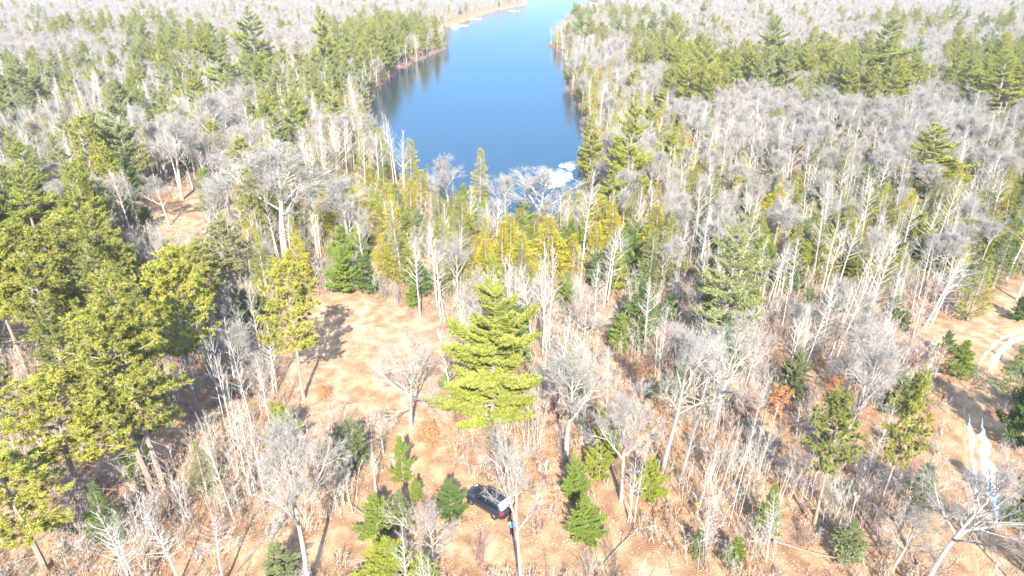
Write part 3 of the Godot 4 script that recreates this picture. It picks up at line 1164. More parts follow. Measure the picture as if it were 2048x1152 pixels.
func car() -> void:
	var body_paint := paint(Color(0.012, 0.017, 0.03), 0.25)
	body_paint.metallic = 0.0
	body_paint.metallic_specular = 0.5
	body_paint.clearcoat_enabled = true
	body_paint.clearcoat = 0.4
	body_paint.clearcoat_roughness = 0.06
	var glass := paint(Color(0.01, 0.012, 0.016), 0.06)
	glass.metallic_specular = 0.6
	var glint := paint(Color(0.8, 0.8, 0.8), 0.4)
	var black := paint(Color(0.02, 0.02, 0.022), 0.8)
	var silver := paint(Color(0.5, 0.5, 0.52), 0.3)
	silver.metallic = 0.9
	var red := paint(Color(0.55, 0.012, 0.015), 0.25)
	var clear := paint(Color(0.7, 0.72, 0.75), 0.12)
	var o := thing("parked_car", "dark blue SUV parked facing away by the bare oak, painted glint across its rear window", "car", Vector3(-2.15, ground_y(-2.15, -48.55), -48.55), 2.4456)
	var rings := []
	for s in [[2.36, 0.62, 0.42, 0.66], [2.28, 0.80, 0.30, 0.80], [2.0, 0.90, 0.24, 0.93], [1.2, 0.935, 0.24, 1.04], [0.2, 0.945, 0.24, 1.06], [-1.0, 0.945, 0.24, 1.08], [-1.9, 0.93, 0.26, 1.10], [-2.22, 0.87, 0.32, 1.08], [-2.36, 0.74, 0.44, 0.98]]:
		var x: float = s[0]
		var w: float = s[1]
		var b: float = s[2]
		var t: float = s[3]
		var mid := (b + t) * 0.5
		rings.push_back([Vector3(x, b, -w * 0.86), Vector3(x, b + 0.12, -w * 0.97), Vector3(x, mid, -w), Vector3(x, t - 0.09, -w * 0.97), Vector3(x, t - 0.01, -w * 0.86), Vector3(x, t + 0.02, -w * 0.4), Vector3(x, t + 0.02, w * 0.4), Vector3(x, t - 0.01, w * 0.86), Vector3(x, t - 0.09, w * 0.97), Vector3(x, mid, w), Vector3(x, b + 0.12, w * 0.97), Vector3(x, b, w * 0.86)])
	piece("body", loft(rings), body_paint, o)
	var cab := []
	for s in [[1.12, 0.70, 1.05], [0.42, 0.64, 1.58], [-0.2, 0.66, 1.66], [-1.0, 0.66, 1.67], [-1.62, 0.63, 1.60], [-2.2, 0.66, 1.12]]:
		var x2: float = s[0]
		var w2: float = s[1]
		var t2: float = s[2]
		cab.push_back([Vector3(x2, 1.0, -0.84), Vector3(x2, lerpf(1.0, t2, 0.55), -lerpf(0.84, w2, 0.5)), Vector3(x2, t2 - 0.06, -w2), Vector3(x2, t2, -w2 * 0.75), Vector3(x2, t2 + 0.015, 0), Vector3(x2, t2, w2 * 0.75), Vector3(x2, t2 - 0.06, w2), Vector3(x2, lerpf(1.0, t2, 0.55), lerpf(0.84, w2, 0.5)), Vector3(x2, 1.0, 0.84)])
	piece("roof", loft(cab), body_paint, o)
	piece("windscreen", panel([Vector3(1.07, 1.12, -0.68), Vector3(1.07, 1.12, 0.68), Vector3(0.48, 1.57, 0.56), Vector3(0.48, 1.57, -0.56)], 0.025), glass, o)
	var rear := piece("rear_window_glint", panel([Vector3(-2.14, 1.20, 0.64), Vector3(-2.14, 1.20, -0.64), Vector3(-1.66, 1.60, -0.54), Vector3(-1.66, 1.60, 0.54)], 0.03), glint, o)  # sun glint on the rear glass, painted as a plain white plate
	rear.set_meta("label", "sun glint painted as a white plate on the rear window")
	for side in [-1.0, 1.0]:
		for w3 in [[0.62, -0.28, 0.36], [-0.36, -1.22, -0.40], [-1.30, -1.86, -1.32]]:
			piece("side_window", panel([Vector3(w3[0], 1.12, 0.835 * side), Vector3(w3[1], 1.12, 0.835 * side), Vector3(maxf(w3[1], -1.62), 1.53, 0.685 * side), Vector3(w3[2] - 0.02, 1.53, 0.685 * side)], 0.02), glass, o)
		piece("headlight", panel([Vector3(2.30, 0.70, 0.60 * side), Vector3(2.12, 0.78, 0.86 * side), Vector3(2.06, 0.90, 0.80 * side), Vector3(2.22, 0.84, 0.55 * side)], 0.03), clear, o)
		piece("tail_light", panel([Vector3(-2.34, 0.84, 0.62 * side), Vector3(-2.14, 0.84, 0.91 * side), Vector3(-2.10, 1.07, 0.88 * side), Vector3(-2.30, 1.07, 0.62 * side)], 0.05), red, o)
		var mirror := SphereMesh.new()
		mirror.radius = 0.11
		mirror.height = 0.16
		piece("wing_mirror", mirror, body_paint, o).position = Vector3(0.82, 1.10, 1.0 * side)
		var rail := Buf.new()
		rail.tube(PackedVector3Array([Vector3(0.3, 1.62, 0.6 * side), Vector3(0.1, 1.71, 0.6 * side), Vector3(-1.3, 1.71, 0.6 * side), Vector3(-1.5, 1.63, 0.6 * side)]), 0.022, 0.022, 6, Color.WHITE)
		piece("roof_rail", rail.mesh(), silver, o)
		for x4 in [1.42, -1.42]:
			var wh := Node3D.new()
			wh.name = "wheel"
			wh.position = Vector3(x4, 0.36, 0.83 * side)
			o.add_child(wh, true)
			piece("tyre", wheel_ring(0.36, 0.12, 0.22), black, wh)
			piece("rim", wheel_ring(0.23, 0.10, 0.02), silver, wh)
	piece("bumper", panel([Vector3(-2.37, 0.42, 0.72), Vector3(-2.37, 0.42, -0.72), Vector3(-2.37, 0.60, -0.72), Vector3(-2.37, 0.60, 0.72)], 0.03), black, o)


# ---------------------------------------------------------------- the person: one surface from joined limbs (surface nets)
func person(at: Vector3, turn: float) -> void:
	# ends and radii of each limb
	var bones := []
	var add := func(a: Vector3, b: Vector3, ra: float, rb: float): bones.push_back([a, b, ra, rb])
	add.call(Vector3(0, 0.98, 0), Vector3(0, 1.20, 0.0), 0.135, 0.125)
	add.call(Vector3(0, 1.20, 0), Vector3(0, 1.38, 0.0), 0.135, 0.13)
	add.call(Vector3(-0.12, 1.40, 0), Vector3(0.12, 1.40, 0), 0.085, 0.085)
	add.call(Vector3(0, 1.42, 0), Vector3(0, 1.56, 0.015), 0.06, 0.055)
	add.call(Vector3(0, 1.62, 0.02), Vector3(0, 1.69, 0.02), 0.085, 0.095)
	add.call(Vector3(0, 1.64, 0.11), Vector3(0, 1.615, 0.125), 0.015, 0.018)
	for s in [-1.0, 1.0]:
		add.call(Vector3(0.09 * s, 0.95, 0), Vector3(0.105 * s, 0.50, 0.02 + 0.03 * s), 0.098, 0.066)
		add.call(Vector3(0.105 * s, 0.50, 0.02 + 0.03 * s), Vector3(0.115 * s, 0.09, 0.02 * s), 0.064, 0.045)
		add.call(Vector3(0.115 * s, 0.05, -0.03 + 0.02 * s), Vector3(0.125 * s, 0.04, 0.15 + 0.02 * s), 0.045, 0.038)
		add.call(Vector3(0.175 * s, 1.40, 0), Vector3(0.24 * s, 1.12, -0.01), 0.062, 0.048)
		add.call(Vector3(0.24 * s, 1.12, -0.01), Vector3(0.20 * s, 1.02, 0.22), 0.046, 0.036)
		add.call(Vector3(0.20 * s, 1.02, 0.22), Vector3(0.185 * s, 1.01, 0.29), 0.036, 0.032)
		for f in 4:
			add.call(Vector3(0.185 * s, 1.025 - 0.018 * f, 0.29), Vector3(0.165 * s, 1.02 - 0.018 * f, 0.345 - 0.008 * absf(f - 1.2)), 0.0095, 0.0085)
		add.call(Vector3(0.18 * s, 1.03, 0.26), Vector3(0.145 * s, 1.045, 0.30), 0.011, 0.0095)
		add.call(Vector3(0.088 * s, 1.655, 0.01), Vector3(0.092 * s, 1.68, 0.0), 0.015, 0.018)
	var cell := 0.017
	var lo := Vector3(-0.36, -0.03, -0.22)
	var nx := 43
	var ny := 108
	var nz := 36
	var field := PackedFloat32Array()
	field.resize(nx * ny * nz)
	field.fill(1.0)
	for b in bones:
		var pa: Vector3 = b[0]
		var ab: Vector3 = b[1] - pa
		var ll := maxf(ab.length_squared(), 1e-6)
		var rr: float = maxf(b[2], b[3]) + 0.05
		var mn := ((pa.min(b[1]) - Vector3.ONE * rr - lo) / cell).floor()
		var mx := ((pa.max(b[1]) + Vector3.ONE * rr - lo) / cell).ceil()
		for iy in range(maxi(0, int(mn.y)), mini(ny, int(mx.y) + 1)):
			for iz in range(maxi(0, int(mn.z)), mini(nz, int(mx.z) + 1)):
				for ix in range(maxi(0, int(mn.x)), mini(nx, int(mx.x) + 1)):
					var q := lo + Vector3(ix, iy, iz) * cell
					var t := clampf((q - pa).dot(ab) / ll, 0.0, 1.0)
					var dist := (q - pa - ab * t).length() - lerpf(b[2], b[3], t)
					var at_ := (iy * nz + iz) * nx + ix
					var old := field[at_]
					var kk := 0.035 if minf(b[2], b[3]) > 0.02 else 0.006
					var hh := clampf(0.5 + 0.5 * (old - dist) / kk, 0.0, 1.0)
					field[at_] = lerpf(old, dist, hh) - kk * hh * (1.0 - hh)
	var spot := PackedInt32Array()
	spot.resize(nx * ny * nz)
	spot.fill(-1)
	var pos := PackedVector3Array()
	var col := PackedColorArray()
	var idx := PackedInt32Array()
	var steps := [0, 1, nx, nx + 1, nx * nz, nx * nz + 1, nx * nz + nx, nx * nz + nx + 1]
	for iy in ny - 1:
		for iz in nz - 1:
			for ix in nx - 1:
				var o := (iy * nz + iz) * nx + ix
				var inside := 0
				for s in steps:
					if field[o + s] < 0.0:
						inside += 1
				if inside == 0 or inside == 8:
					continue
				var sum := Vector3.ZERO
				var n := 0
				for e in [[0, 1], [2, 3], [4, 5], [6, 7], [0, 2], [1, 3], [4, 6], [5, 7], [0, 4], [1, 5], [2, 6], [3, 7]]:
					var fa := field[o + steps[e[0]]]
					var fb := field[o + steps[e[1]]]
					if (fa < 0.0) != (fb < 0.0):
						var w := fa / (fa - fb)
						var ca := Vector3(e[0] & 1, (e[0] >> 2) & 1, (e[0] >> 1) & 1)
						var cb := Vector3(e[1] & 1, (e[1] >> 2) & 1, (e[1] >> 1) & 1)
						sum += ca.lerp(cb, w)
						n += 1
				var p := lo + (Vector3(ix, iy, iz) + sum / n) * cell
				spot[o] = pos.size()
				pos.push_back(p)
				var c := Color(0.50, 0.32, 0.24)
				if p.y > 1.70 or p.y > 1.60 and p.z < 0.0:
					c = Color(0.06, 0.04, 0.03)
				elif p.y < 0.10:
					c = Color(0.05, 0.04, 0.035)
				elif p.y < 0.98 and p.z < 0.2:
					c = Color(0.02, 0.022, 0.03)
				elif p.y < 1.50 and p.z < 0.24:
					c = Color(0.16, 0.36, 0.60)
				elif p.y > 1.645 and p.y < 1.665 and p.z > 0.095 and absf(absf(p.x) - 0.035) < 0.012:
					c = Color(0.03, 0.02, 0.02)
				col.push_back(c)
	for iy in range(1, ny - 1):
		for iz in range(1, nz - 1):
			for ix in range(1, nx - 1):
				var o2 := (iy * nz + iz) * nx + ix
				var f0 := field[o2] < 0.0
				for ax in [[1, nx, nx * nz], [nx, nx * nz, 1], [nx * nz, 1, nx]]:
					if f0 == (field[o2 + ax[0]] < 0.0):
						continue
					var q0 := spot[o2]
					var q1 := spot[o2 - ax[1]]
					var q2 := spot[o2 - ax[1] - ax[2]]
					var q3 := spot[o2 - ax[2]]
					if mini(mini(q0, q1), mini(q2, q3)) < 0:
						continue
					idx.append_array(PackedInt32Array([q0, q1, q2, q0, q2, q3]) if f0 else PackedInt32Array([q0, q2, q1, q0, q3, q2]))
	var a := []
	a.resize(Mesh.ARRAY_MAX)
	a[Mesh.ARRAY_VERTEX] = pos
	a[Mesh.ARRAY_COLOR] = col
	a[Mesh.ARRAY_INDEX] = idx
	var st := SurfaceTool.new()
	st.create_from_arrays(a)
	st.generate_normals()
	var m := paint(Color.WHITE, 0.8, true)
	solo("person", st.commit(), m, "person in light blue jacket and dark trousers standing by the oak, hands held in front", "person", at, turn)


# ---------------------------------------------------------------- docks and the boat at the far bank
func box(size: Vector3) -> BoxMesh:
	var b := BoxMesh.new()
	b.size = size
	return b


func dock(at: Vector3, turn: float, length: float, label: String) -> void:
	var wood := paint(Color(0.62, 0.6, 0.58), 0.8)
	var o := thing("boat_dock", label, "dock", at, turn, "docks at the far bank")
	for k in int(length / 0.5):
		piece("plank", box(Vector3(0.46, 0.06, 1.5)), wood, o).position = Vector3(0.25 + 0.5 * k, 0.45, 0)
	for s in [-0.7, 0.7]:
		piece("beam", box(Vector3(length, 0.14, 0.1)), wood, o).position = Vector3(length * 0.5, 0.345, s)
		for k in 4:
			var c := CylinderMesh.new()
			c.top_radius = 0.06
			c.bottom_radius = 0.06
			c.height = 2.2
			piece("post", c, wood, o).position = Vector3(0.3 + (length - 0.6) * k / 3.0, -0.15, s * 1.13)


func pontoon_boat(at: Vector3, turn: float) -> void:
	var o := thing("pontoon_boat", "white pontoon boat with a pale canopy moored at the far left bank", "boat", at, turn)
	var metal := paint(Color(0.6, 0.62, 0.65), 0.35)
	metal.metallic = 0.7
	var white := paint(Color(0.78, 0.8, 0.82), 0.5)
	var cover := paint(Color(0.50, 0.60, 0.70), 0.7)
	for s in [-1.0, 1.0]:
		var b := Buf.new()
		b.tube(PackedVector3Array([Vector3(3.5, 0.35, s), Vector3(3.0, 0.1, s), Vector3(-3.2, 0.1, s), Vector3(-3.3, 0.12, s)]), 0.34, 0.34, 12, Color.WHITE)
		piece("pontoon", b.mesh(), metal, o)
		piece("side_panel", box(Vector3(5.6, 0.62, 0.05)), white, o).position = Vector3(0, 0.88, s * 1.2)
	piece("deck", box(Vector3(6.4, 0.12, 2.5)), white, o).position = Vector3(0, 0.5, 0)
	piece("front_panel", box(Vector3(0.05, 0.62, 2.3)), white, o).position = Vector3(2.82, 0.88, 0)
	piece("bench_seat", box(Vector3(0.7, 0.42, 2.0)), white, o).position = Vector3(-2.3, 0.77, 0)
	var top := Buf.new()
	for k in 6:
		var a := -1.0 + 2.0 * k / 6
		var b2 := -1.0 + 2.0 * (k + 1) / 6
		top.quad(Vector3(-2.2, 2.35 - a * a * 0.22, a * 1.25), Vector3(1.0, 2.35 - a * a * 0.22, a * 1.25), Vector3(1.0, 2.35 - b2 * b2 * 0.22, b2 * 1.25), Vector3(-2.2, 2.35 - b2 * b2 * 0.22, b2 * 1.25), Color.WHITE)
	piece("canopy", top.mesh(), cover, o)
	for s in [-1.15, 1.15]:
		for x in [-2.0, 0.8]:
			piece("canopy_pole", box(Vector3(0.05, 1.7, 0.05)), metal, o).position = Vector3(x, 1.38, s)


func _ready() -> void:
	rng.seed = 20240407
	# camera, sky, sun, exposure
	camera = Camera3D.new()
	camera.name = "camera"
	camera.fov = 45.72
	camera.position = Vector3(0, 45, 0)
	camera.rotation_degrees = Vector3(-25, 0, 0)
	camera.near = 0.5
	camera.far = 6000.0
	add_child(camera)
	var sky_mat := ProceduralSkyMaterial.new()
	sky_mat.sky_top_color = Color(0.64, 0.70, 0.81)
	sky_mat.sky_horizon_color = Color(0.09, 0.46, 0.67)
	sky_mat.sky_curve = 0.5
	sky_mat.sky_energy_multiplier = 1.05
	sky_mat.ground_horizon_color = Color(0.45, 0.42, 0.38)
	sky_mat.ground_bottom_color = Color(0.35, 0.30, 0.25)
	var env := Environment.new()
	env.background_mode = Environment.BG_SKY
	env.sky = Sky.new()
	env.sky.sky_material = sky_mat
	env.tonemap_mode = Environment.TONE_MAPPER_LINEAR
	env.tonemap_exposure = 3.9
	env.fog_enabled = true
	env.fog_density = 0.0002
	env.fog_light_color = Color(0.98, 0.98, 1.0)
	env.sdfgi_enabled = true
	env.ssao_enabled = true
	env.ssil_enabled = true
	var we := WorldEnvironment.new()
	we.name = "environment"
	we.environment = env
	add_child(we)
	var sun := DirectionalLight3D.new()
	sun.name = "sun"
	sun.light_energy = 1.6
	sun.light_color = Color(1.0, 0.945, 0.85)
	sun.light_angular_distance = 0.5
	sun.shadow_enabled = true
	sun.basis = Basis.looking_at(Vector3(-0.07 * cos(0.63), -sin(0.63), -cos(0.63)), Vector3.UP)
	add_child(sun)

	# the lie of the land
	ground_noise.seed = 4
	ground_noise.frequency = 0.03
	patch_noise.seed = 9
	patch_noise.frequency = 0.022
	edge_noise.seed = 15
	edge_noise.frequency = 0.05
	edge_noise.fractal_octaves = 3
	lake = PackedVector2Array([V2(-22.7, -2426.9), V2(26.3, -1078.2), V2(-23.1, -871.2), V2(-40.2, -744.9), V2(-47.1, -674.6), V2(-56.8, -632.6), V2(-55.5, -576.0), V2(-45.8, -501.8), V2(-40.7, -461.8), V2(-43.9, -438.4), V2(-50.6, -393.2), V2(-55.5, -352.3), V2(-55.9, -304.2), V2(-53.3, -263.9), V2(-49.1, -235.0), V2(-40.1, -197.9), V2(-29.4, -167.9), V2(-18.3, -146.9), V2(-8.7, -134.8), V2(-0.4, -127.7), V2(5.5, -126.6), V2(12.0, -134.8), V2(15.3, -150.7), V2(17.5, -172.7), V2(20.6, -194.8), V2(22.5, -222.6), V2(23.9, -243.9), V2(22.4, -269.3), V2(23.2, -314.3), V2(29.2, -386.5), V2(27.6, -435.6), V2(23.4, -474.5), V2(30.0, -516.7), V2(52.6, -662.1), V2(90.7, -915.2), V2(261.5, -2426.9)])
	clearing = PackedVector2Array([V2(-31.2, -78.7), V2(-31.9, -92.2), V2(-24.9, -94.9), V2(-11.8, -87.6), V2(-8.9, -82.8), V2(-8.7, -70.2), V2(-7.0, -57.7), V2(-6.0, -52.3), V2(-9.2, -50.6), V2(-12.1, -56.9), V2(-15.5, -61.2), V2(-20.9, -61.2), V2(-27.7, -69.1)])
	upper_clearing = PackedVector2Array([V2(-84.1, -139.6), V2(-78.5, -149.5), V2(-69.0, -145.7), V2(-54.1, -134.6), V2(-50.9, -125.5), V2(-56.5, -120.0), V2(-60.7, -114.8), V2(-68.3, -121.3)])
	verge = PackedVector2Array([V2(56.5, -82.8), V2(63.9, -87.6), V2(78.8, -99.5), V2(90.0, -99.5), V2(73.5, -77.4), V2(63.0, -77.4), V2(55.3, -68.0), V2(51.1, -67.0), V2(51.9, -74.8)])
	road_line = PackedVector2Array([V2(35.1, -34.0), V2(38.9, -40.7), V2(43.6, -49.6), V2(47.6, -56.9), V2(53.1, -65.9), V2(57.4, -71.3), V2(63.7, -77.4), V2(70.4, -81.4), V2(79.8, -85.8)])
	track_line = PackedVector2Array([V2(-22.0, -42.4), V2(-16.0, -43.5), V2(-11.4, -43.9), V2(-5.3, -43.5), V2(-1.0, -42.9), V2(4.1, -42.8), V2(9.5, -42.5), V2(15.0, -39.3)])
	trail_line = PackedVector2Array([V2(-2.3, -48.2), V2(-5.9, -50.6), V2(-8.6, -53.8), V2(-11.8, -58.5), V2(-16.3, -67.0), V2(-22.1, -78.7)])
	build_ground()
	var water := paint(Color(0.003, 0.02, 0.045), 0.1)
	water.metallic_specular = 0.5
	water.normal_enabled = true
	water.normal_texture = bumps(512, 0.03, 5, 2.0)
	water.normal_scale = 0.2
	water.uv1_triplanar = true
	water.uv1_world_triplanar = true
	water.uv1_scale = Vector3.ONE * 0.11
	var sheet := PlaneMesh.new()
	sheet.size = Vector2(420, 2600)
	struct("lake_water", sheet, water).position = Vector3(110, -0.6, -1400)
	var sand := paint(Color(0.36, 0.26, 0.175), 0.95)
	sand.albedo_texture = speckle(512, 0.06, 31, Color(0.75, 0.7, 0.66), Color(1, 1, 1), 5)
	for off in [-0.78, 0.78]:
		var rut := PackedVector2Array()
		for i in road_line.size():
			var way := (road_line[mini(i + 1, road_line.size() - 1)] - road_line[maxi(i - 1, 0)]).normalized()
			rut.push_back(road_line[i] + Vector2(-way.y, way.x) * off)
		struct("dirt_road_rut", ribbon(rut, 0.24, 0.6, 0.03, false), sand)
	var snow := paint(Color(0.82, 0.85, 0.9), 0.6)
	snow.normal_enabled = true
	snow.normal_texture = bumps(256, 0.06, 3, 3.0)
	solo("snow_patch", ribbon(PackedVector2Array([V2(43.0, -45.8), V2(45.0, -49.6), V2(47.5, -54.5), V2(49.7, -58.5), V2(51.6, -61.9)]), 0.42, 0.8, 0.09, true), snow, "long strip of old snow in the rut of the dirt road", "snow patch", Vector3.ZERO, 0.0, "snow left along the dirt road")
	var left_rut := PackedVector2Array([V2(43.0, -45.8), V2(45.0, -49.6), V2(47.5, -54.5), V2(49.7, -58.5), V2(51.6, -61.9)])
	for i in left_rut.size():
		left_rut[i] += Vector2(-0.95, -0.8)
	solo("snow_patch", ribbon(left_rut, 0.14, 1.2, 0.08, true), snow, "narrow broken snow strip left of the long one on the road", "snow patch", Vector3.ZERO, 0.0, "snow left along the dirt road")
	var bend := PackedVector2Array([V2(58.6, -71.9), V2(60.7, -74.2), V2(64.0, -77.4), V2(67.9, -80.3), V2(71.9, -82.1)])
	solo("snow_patch", ribbon(bend, 0.34, 0.7, 0.09, true), snow, "curved strip of snow at the road bend by the right edge", "snow patch", Vector3.ZERO, 0.0, "snow left along the dirt road")
	for i in bend.size():
		bend[i] += Vector2(-0.5, -1.1)
	solo("snow_patch", ribbon(bend, 0.13, 1.0, 0.08, true), snow, "thin snow line on the outer side of the road bend", "snow patch", Vector3.ZERO, 0.0, "snow left along the dirt road")
	var ice := paint(Color(0.84, 0.87, 0.9), 0.5)
	ice.albedo_texture = speckle(256, 0.03, 77, Color(0.45, 0.58, 0.70), Color(1, 1, 1), 4)
	ice.uv1_triplanar = true
	ice.uv1_world_triplanar = true
	ice.uv1_scale = Vector3.ONE * 0.09
	solo("ice_sheet", floe(PackedVector2Array([V2(7.4, -162.4), V2(9.3, -168.8), V2(12.2, -169.8), V2(15.0, -165.5), V2(14.6, -158.9), V2(12.3, -157.2), V2(12.4, -154.7), V2(8.7, -151.5), V2(6.7, -153.9)]), -0.6), ice, "large white sheet of rotten ice at the lake's near end", "ice", Vector3.ZERO, 0.0, "last ice on the lake")
	solo("ice_sheet", floe(PackedVector2Array([V2(11.8, -171.7), V2(13.9, -175.7), V2(16.6, -176.7), V2(17.7, -174.7), V2(16.9, -168.8), V2(14.3, -167.4)]), -0.6), ice, "smaller ice sheet touching the right bank behind the large one", "ice", Vector3.ZERO, 0.0, "last ice on the lake")

	# the kinds of plants, a few of each, and their colours
	tints = {
		"wp": [Color(0.25, 0.29, 0.07), Color(0.31, 0.325, 0.07), Color(0.18, 0.24, 0.08), Color(0.28, 0.305, 0.15), Color(0.285, 0.305, 0.08)],
		"rp": [Color(0.285, 0.285, 0.075), Color(0.335, 0.325, 0.07), Color(0.21, 0.23, 0.07), Color(0.26, 0.255, 0.125)],
		"ce": [Color(0.25, 0.245, 0.06), Color(0.37, 0.315, 0.035), Color(0.115, 0.175, 0.055), Color(0.20, 0.21, 0.11)],
		"yp": [Color(0.20, 0.265, 0.06), Color(0.28, 0.31, 0.06), Color(0.115, 0.185, 0.065), Color(0.215, 0.245, 0.135)],
		"bt": [Color(0.275, 0.274, 0.274), Color(0.28, 0.262, 0.25)],
		"bi": [Color(0.315, 0.315, 0.315), Color(0.31, 0.285, 0.28)],
		"ol": [Color(0.46, 0.23, 0.09)],
		"sh": [Color(0.24, 0.225, 0.22), Color(0.22, 0.135, 0.12)],
	}
	var wood := {"wp": Color(0.21, 0.19, 0.18), "rp": Color(0.24, 0.20, 0.18), "ce": Color(0.28, 0.245, 0.22), "yp": Color(0.26, 0.22, 0.19), "bt": Color(0.275, 0.262, 0.25), "bi": Color(0.42, 0.405, 0.395), "ol": Color(0.28, 0.24, 0.22), "sh": Color(0.26, 0.24, 0.23)}
	for kind in tints:
		for tone in tints[kind].size():
			var green: bool = kind in ["wp", "rp", "ce", "yp", "ol"]
			looks["%s %d" % [kind, tone]] = leaf_paint(tints[kind][tone]) if green else paint(tints[kind][tone], 0.85, true)
			barks["%s %d" % [kind, tone]] = paint(wood[kind] if tone == 0 or green else tints[kind][tone], 0.85, true)
		looks["%s far" % kind] = leaf_paint(Color.WHITE) if kind in ["wp", "rp", "ce", "yp", "ol"] else paint(Color.WHITE, 0.85, true)
	var plumes := [pine_plume(18, 0.068), pine_plume(18, 0.068), pine_plume(18, 0.068)]
	var poms := [pine_pom(46, 0.058), pine_pom(46, 0.058), pine_pom(46, 0.058)]
	var fans := [cedar_fan(26, 0.075), cedar_fan(26, 0.075), cedar_fan(26, 0.075)]
	var sprays := [twig_spray(7, 0.0165, 0.7), twig_spray(7, 0.0165, 0.7), twig_spray(7, 0.0165, 0.7)]
	var fine := [twig_spray(5, 0.017, 0.5), twig_spray(5, 0.017, 0.5)]
	var leaves := [oak_leaves(14), oak_leaves(14)]
	var w1 := Color.WHITE
	rng.seed = 77
	plants["wp"] = [make_white_pine(18.7, 5.1, 0.2, plumes, 1.8, w1, 0.5, 0.12), make_white_pine(18.0, 4.2, 0.16, plumes, 0.9, w1), make_white_pine(20.0, 4.0, 0.25, plumes, 0.85, w1), make_white_pine(17.0, 4.4, 0.2, plumes, 0.7, w1)]
	plants["rp"] = [make_red_pine(18.0, 3.6, 0.4, poms, false, w1), make_red_pine(18.0, 3.8, 0.36, poms, false, w1), make_red_pine(22.0, 4.4, 0.3, poms, true, w1), make_red_pine(17.0, 3.2, 0.46, poms, false, w1)]
	plants["ce"] = [make_cedar(9.0, 1.8, fans, 300, w1), make_cedar(10.0, 1.7, fans, 320, w1), make_cedar(8.5, 1.9, fans, 280, w1), make_cedar(9.0, 2.4, fans, 360, w1), make_cedar(8.0, 2.7, fans, 380, w1), make_cedar(7.5, 2.3, fans, 260, w1), make_cedar(10.5, 2.2, fans, 300, w1)]
	plants["yp"] = [make_white_pine(6.0, 1.9, 0.04, plumes, 1.9, w1, 0.5, 0.2), make_white_pine(6.5, 1.9, 0.03, plumes, 1.6, w1, 0.6), make_cedar(5.5, 1.9, plumes, 200, w1), make_white_pine(5.5, 2.0, 0.08, plumes, 1.6, w1, 0.45, 0.2)]
	plants["bt"] = [
		make_bare(15.0, 4.6, 0.3, 11, sprays, 1.05, 0.05, w1, w1), make_bare(14.0, 5.0, 0.24, 11, sprays, 1.2, 0.09, w1, w1), make_bare(15.0, 4.2, 0.34, 10, sprays, 0.85, 0.03, w1, w1),
		make_bare(14.0, 3.6, 0.36, 9, sprays, 0.7, 0.05, w1, w1), make_bare(16.0, 4.0, 0.42, 10, sprays, 0.9, 0.06, w1, w1), make_bare(16.0, 4.0, 0.36, 7, sprays, 0.62, 0.05, w1, w1),
		make_bare(15.0, 3.0, 0.40, 11, sprays, 0.55, 0.04, w1, w1), make_bare(15.0, 3.0, 0.34, 13, sprays, 0.62, 0.06, w1, w1), make_bare(14.0, 3.0, 0.46, 9, sprays, 0.7, 0.07, w1, w1), make_bare(16.0, 2.6, 0.44, 12, sprays, 0.45, 0.04, w1, w1),
		make_bare(13.0, 3.6, 0.30, 10, sprays, 0.85, 0.08, w1, w1), make_bare(15.0, 3.0, 0.50, 10, sprays, 0.6, 0.05, w1, w1), make_bare(14.0, 3.2, 0.36, 8, sprays, 0.75, 0.10, w1, w1)]
	plants["bi"] = [make_birch(14.0, 2.0, 0.42, 40, fine, 1, w1, w1), make_birch(14.0, 2.1, 0.38, 56, fine, 2, w1, w1), make_birch(14.0, 1.7, 0.5, 36, fine, 1, w1, w1), make_birch(13.0, 2.0, 0.35, 44, fine, 1, w1, w1), make_birch(14.0, 2.2, 0.4, 66, fine, 3, w1, w1)]
	plants["sh"] = [make_shrub(2.4, 1.1, 14, fine, w1, w1), make_shrub(2.6, 1.0, 18, fine, w1, w1), make_shrub(2.2, 1.2, 16, fine, w1, w1), make_shrub(3.0, 0.9, 12, fine, w1, w1)]
	plants["ol"] = [make_oak_sapling(3.2, 1.1, leaves, w1), make_oak_sapling(3.6, 1.2, leaves, w1), make_oak_sapling(2.8, 1.2, leaves, w1)]
	hero("wp", -1.97, -57.22, 19.03, 5.75, 4, 0, 0, "broad bright yellow-green pine with layered plumes standing alone in the centre")
	hero("rp", -39.52, -48.76, 15.29, 4.58, 1, 0, 0, "olive red pine at the left edge whose bare trunk shows below an open crown")
	hero("rp", -38.53, -41.33, 12.08, 4.60, 1, 1, 0, "red pine in the bottom left corner with clustered yellow tufts")
	hero("rp", -33.04, -50.77, 23.81, 4.97, 0, 2, 0, "tallest red pine left of the clearing with a twin trunk lit from the front")
	hero("rp", -34.27, -50.56, 21.02, 4.06, 0, 3, 0, "red pine leaning left beside the twin trunk red pine")
	hero("rp", -24.05, -66.14, 17.85, 4.01, 1, 1, -1, "lone red pine casting a long shadow across the tan clearing")
	hero("rp", 26.80, -46.02, 15.12, 2.45, 2, 3, 0, "red pine with a straight bare trunk right of the white pole thicket")
	hero("rp", 31.76, -45.78, 16.89, 2.02, 0, 3, 1, "thin red pine with a small crown between the pole thicket and the road")
	hero("rp", -55.47, -72.33, 20.53, 4.27, 0, 0, 0, "red pine with a pale trunk behind the left edge thicket")
	hero("rp", -51.35, -73.87, 19.83, 4.79, 0, 1, 0, "red pine with a long bare trunk in the left stand")
	hero("rp", -46.81, -70.17, 18.09, 4.20, 2, 2, 0, "dark olive red pine in the middle of the left stand")
	hero("rp", -58.30, -70.17, 20.41, 4.17, 1, 3, 0, "yellowish red pine at the left edge behind the bare thicket")
	hero("rp", -35.05, -63.01, 20.84, 3.81, 1, 0, 0, "red pine between the left stand and the lone clearing pine")
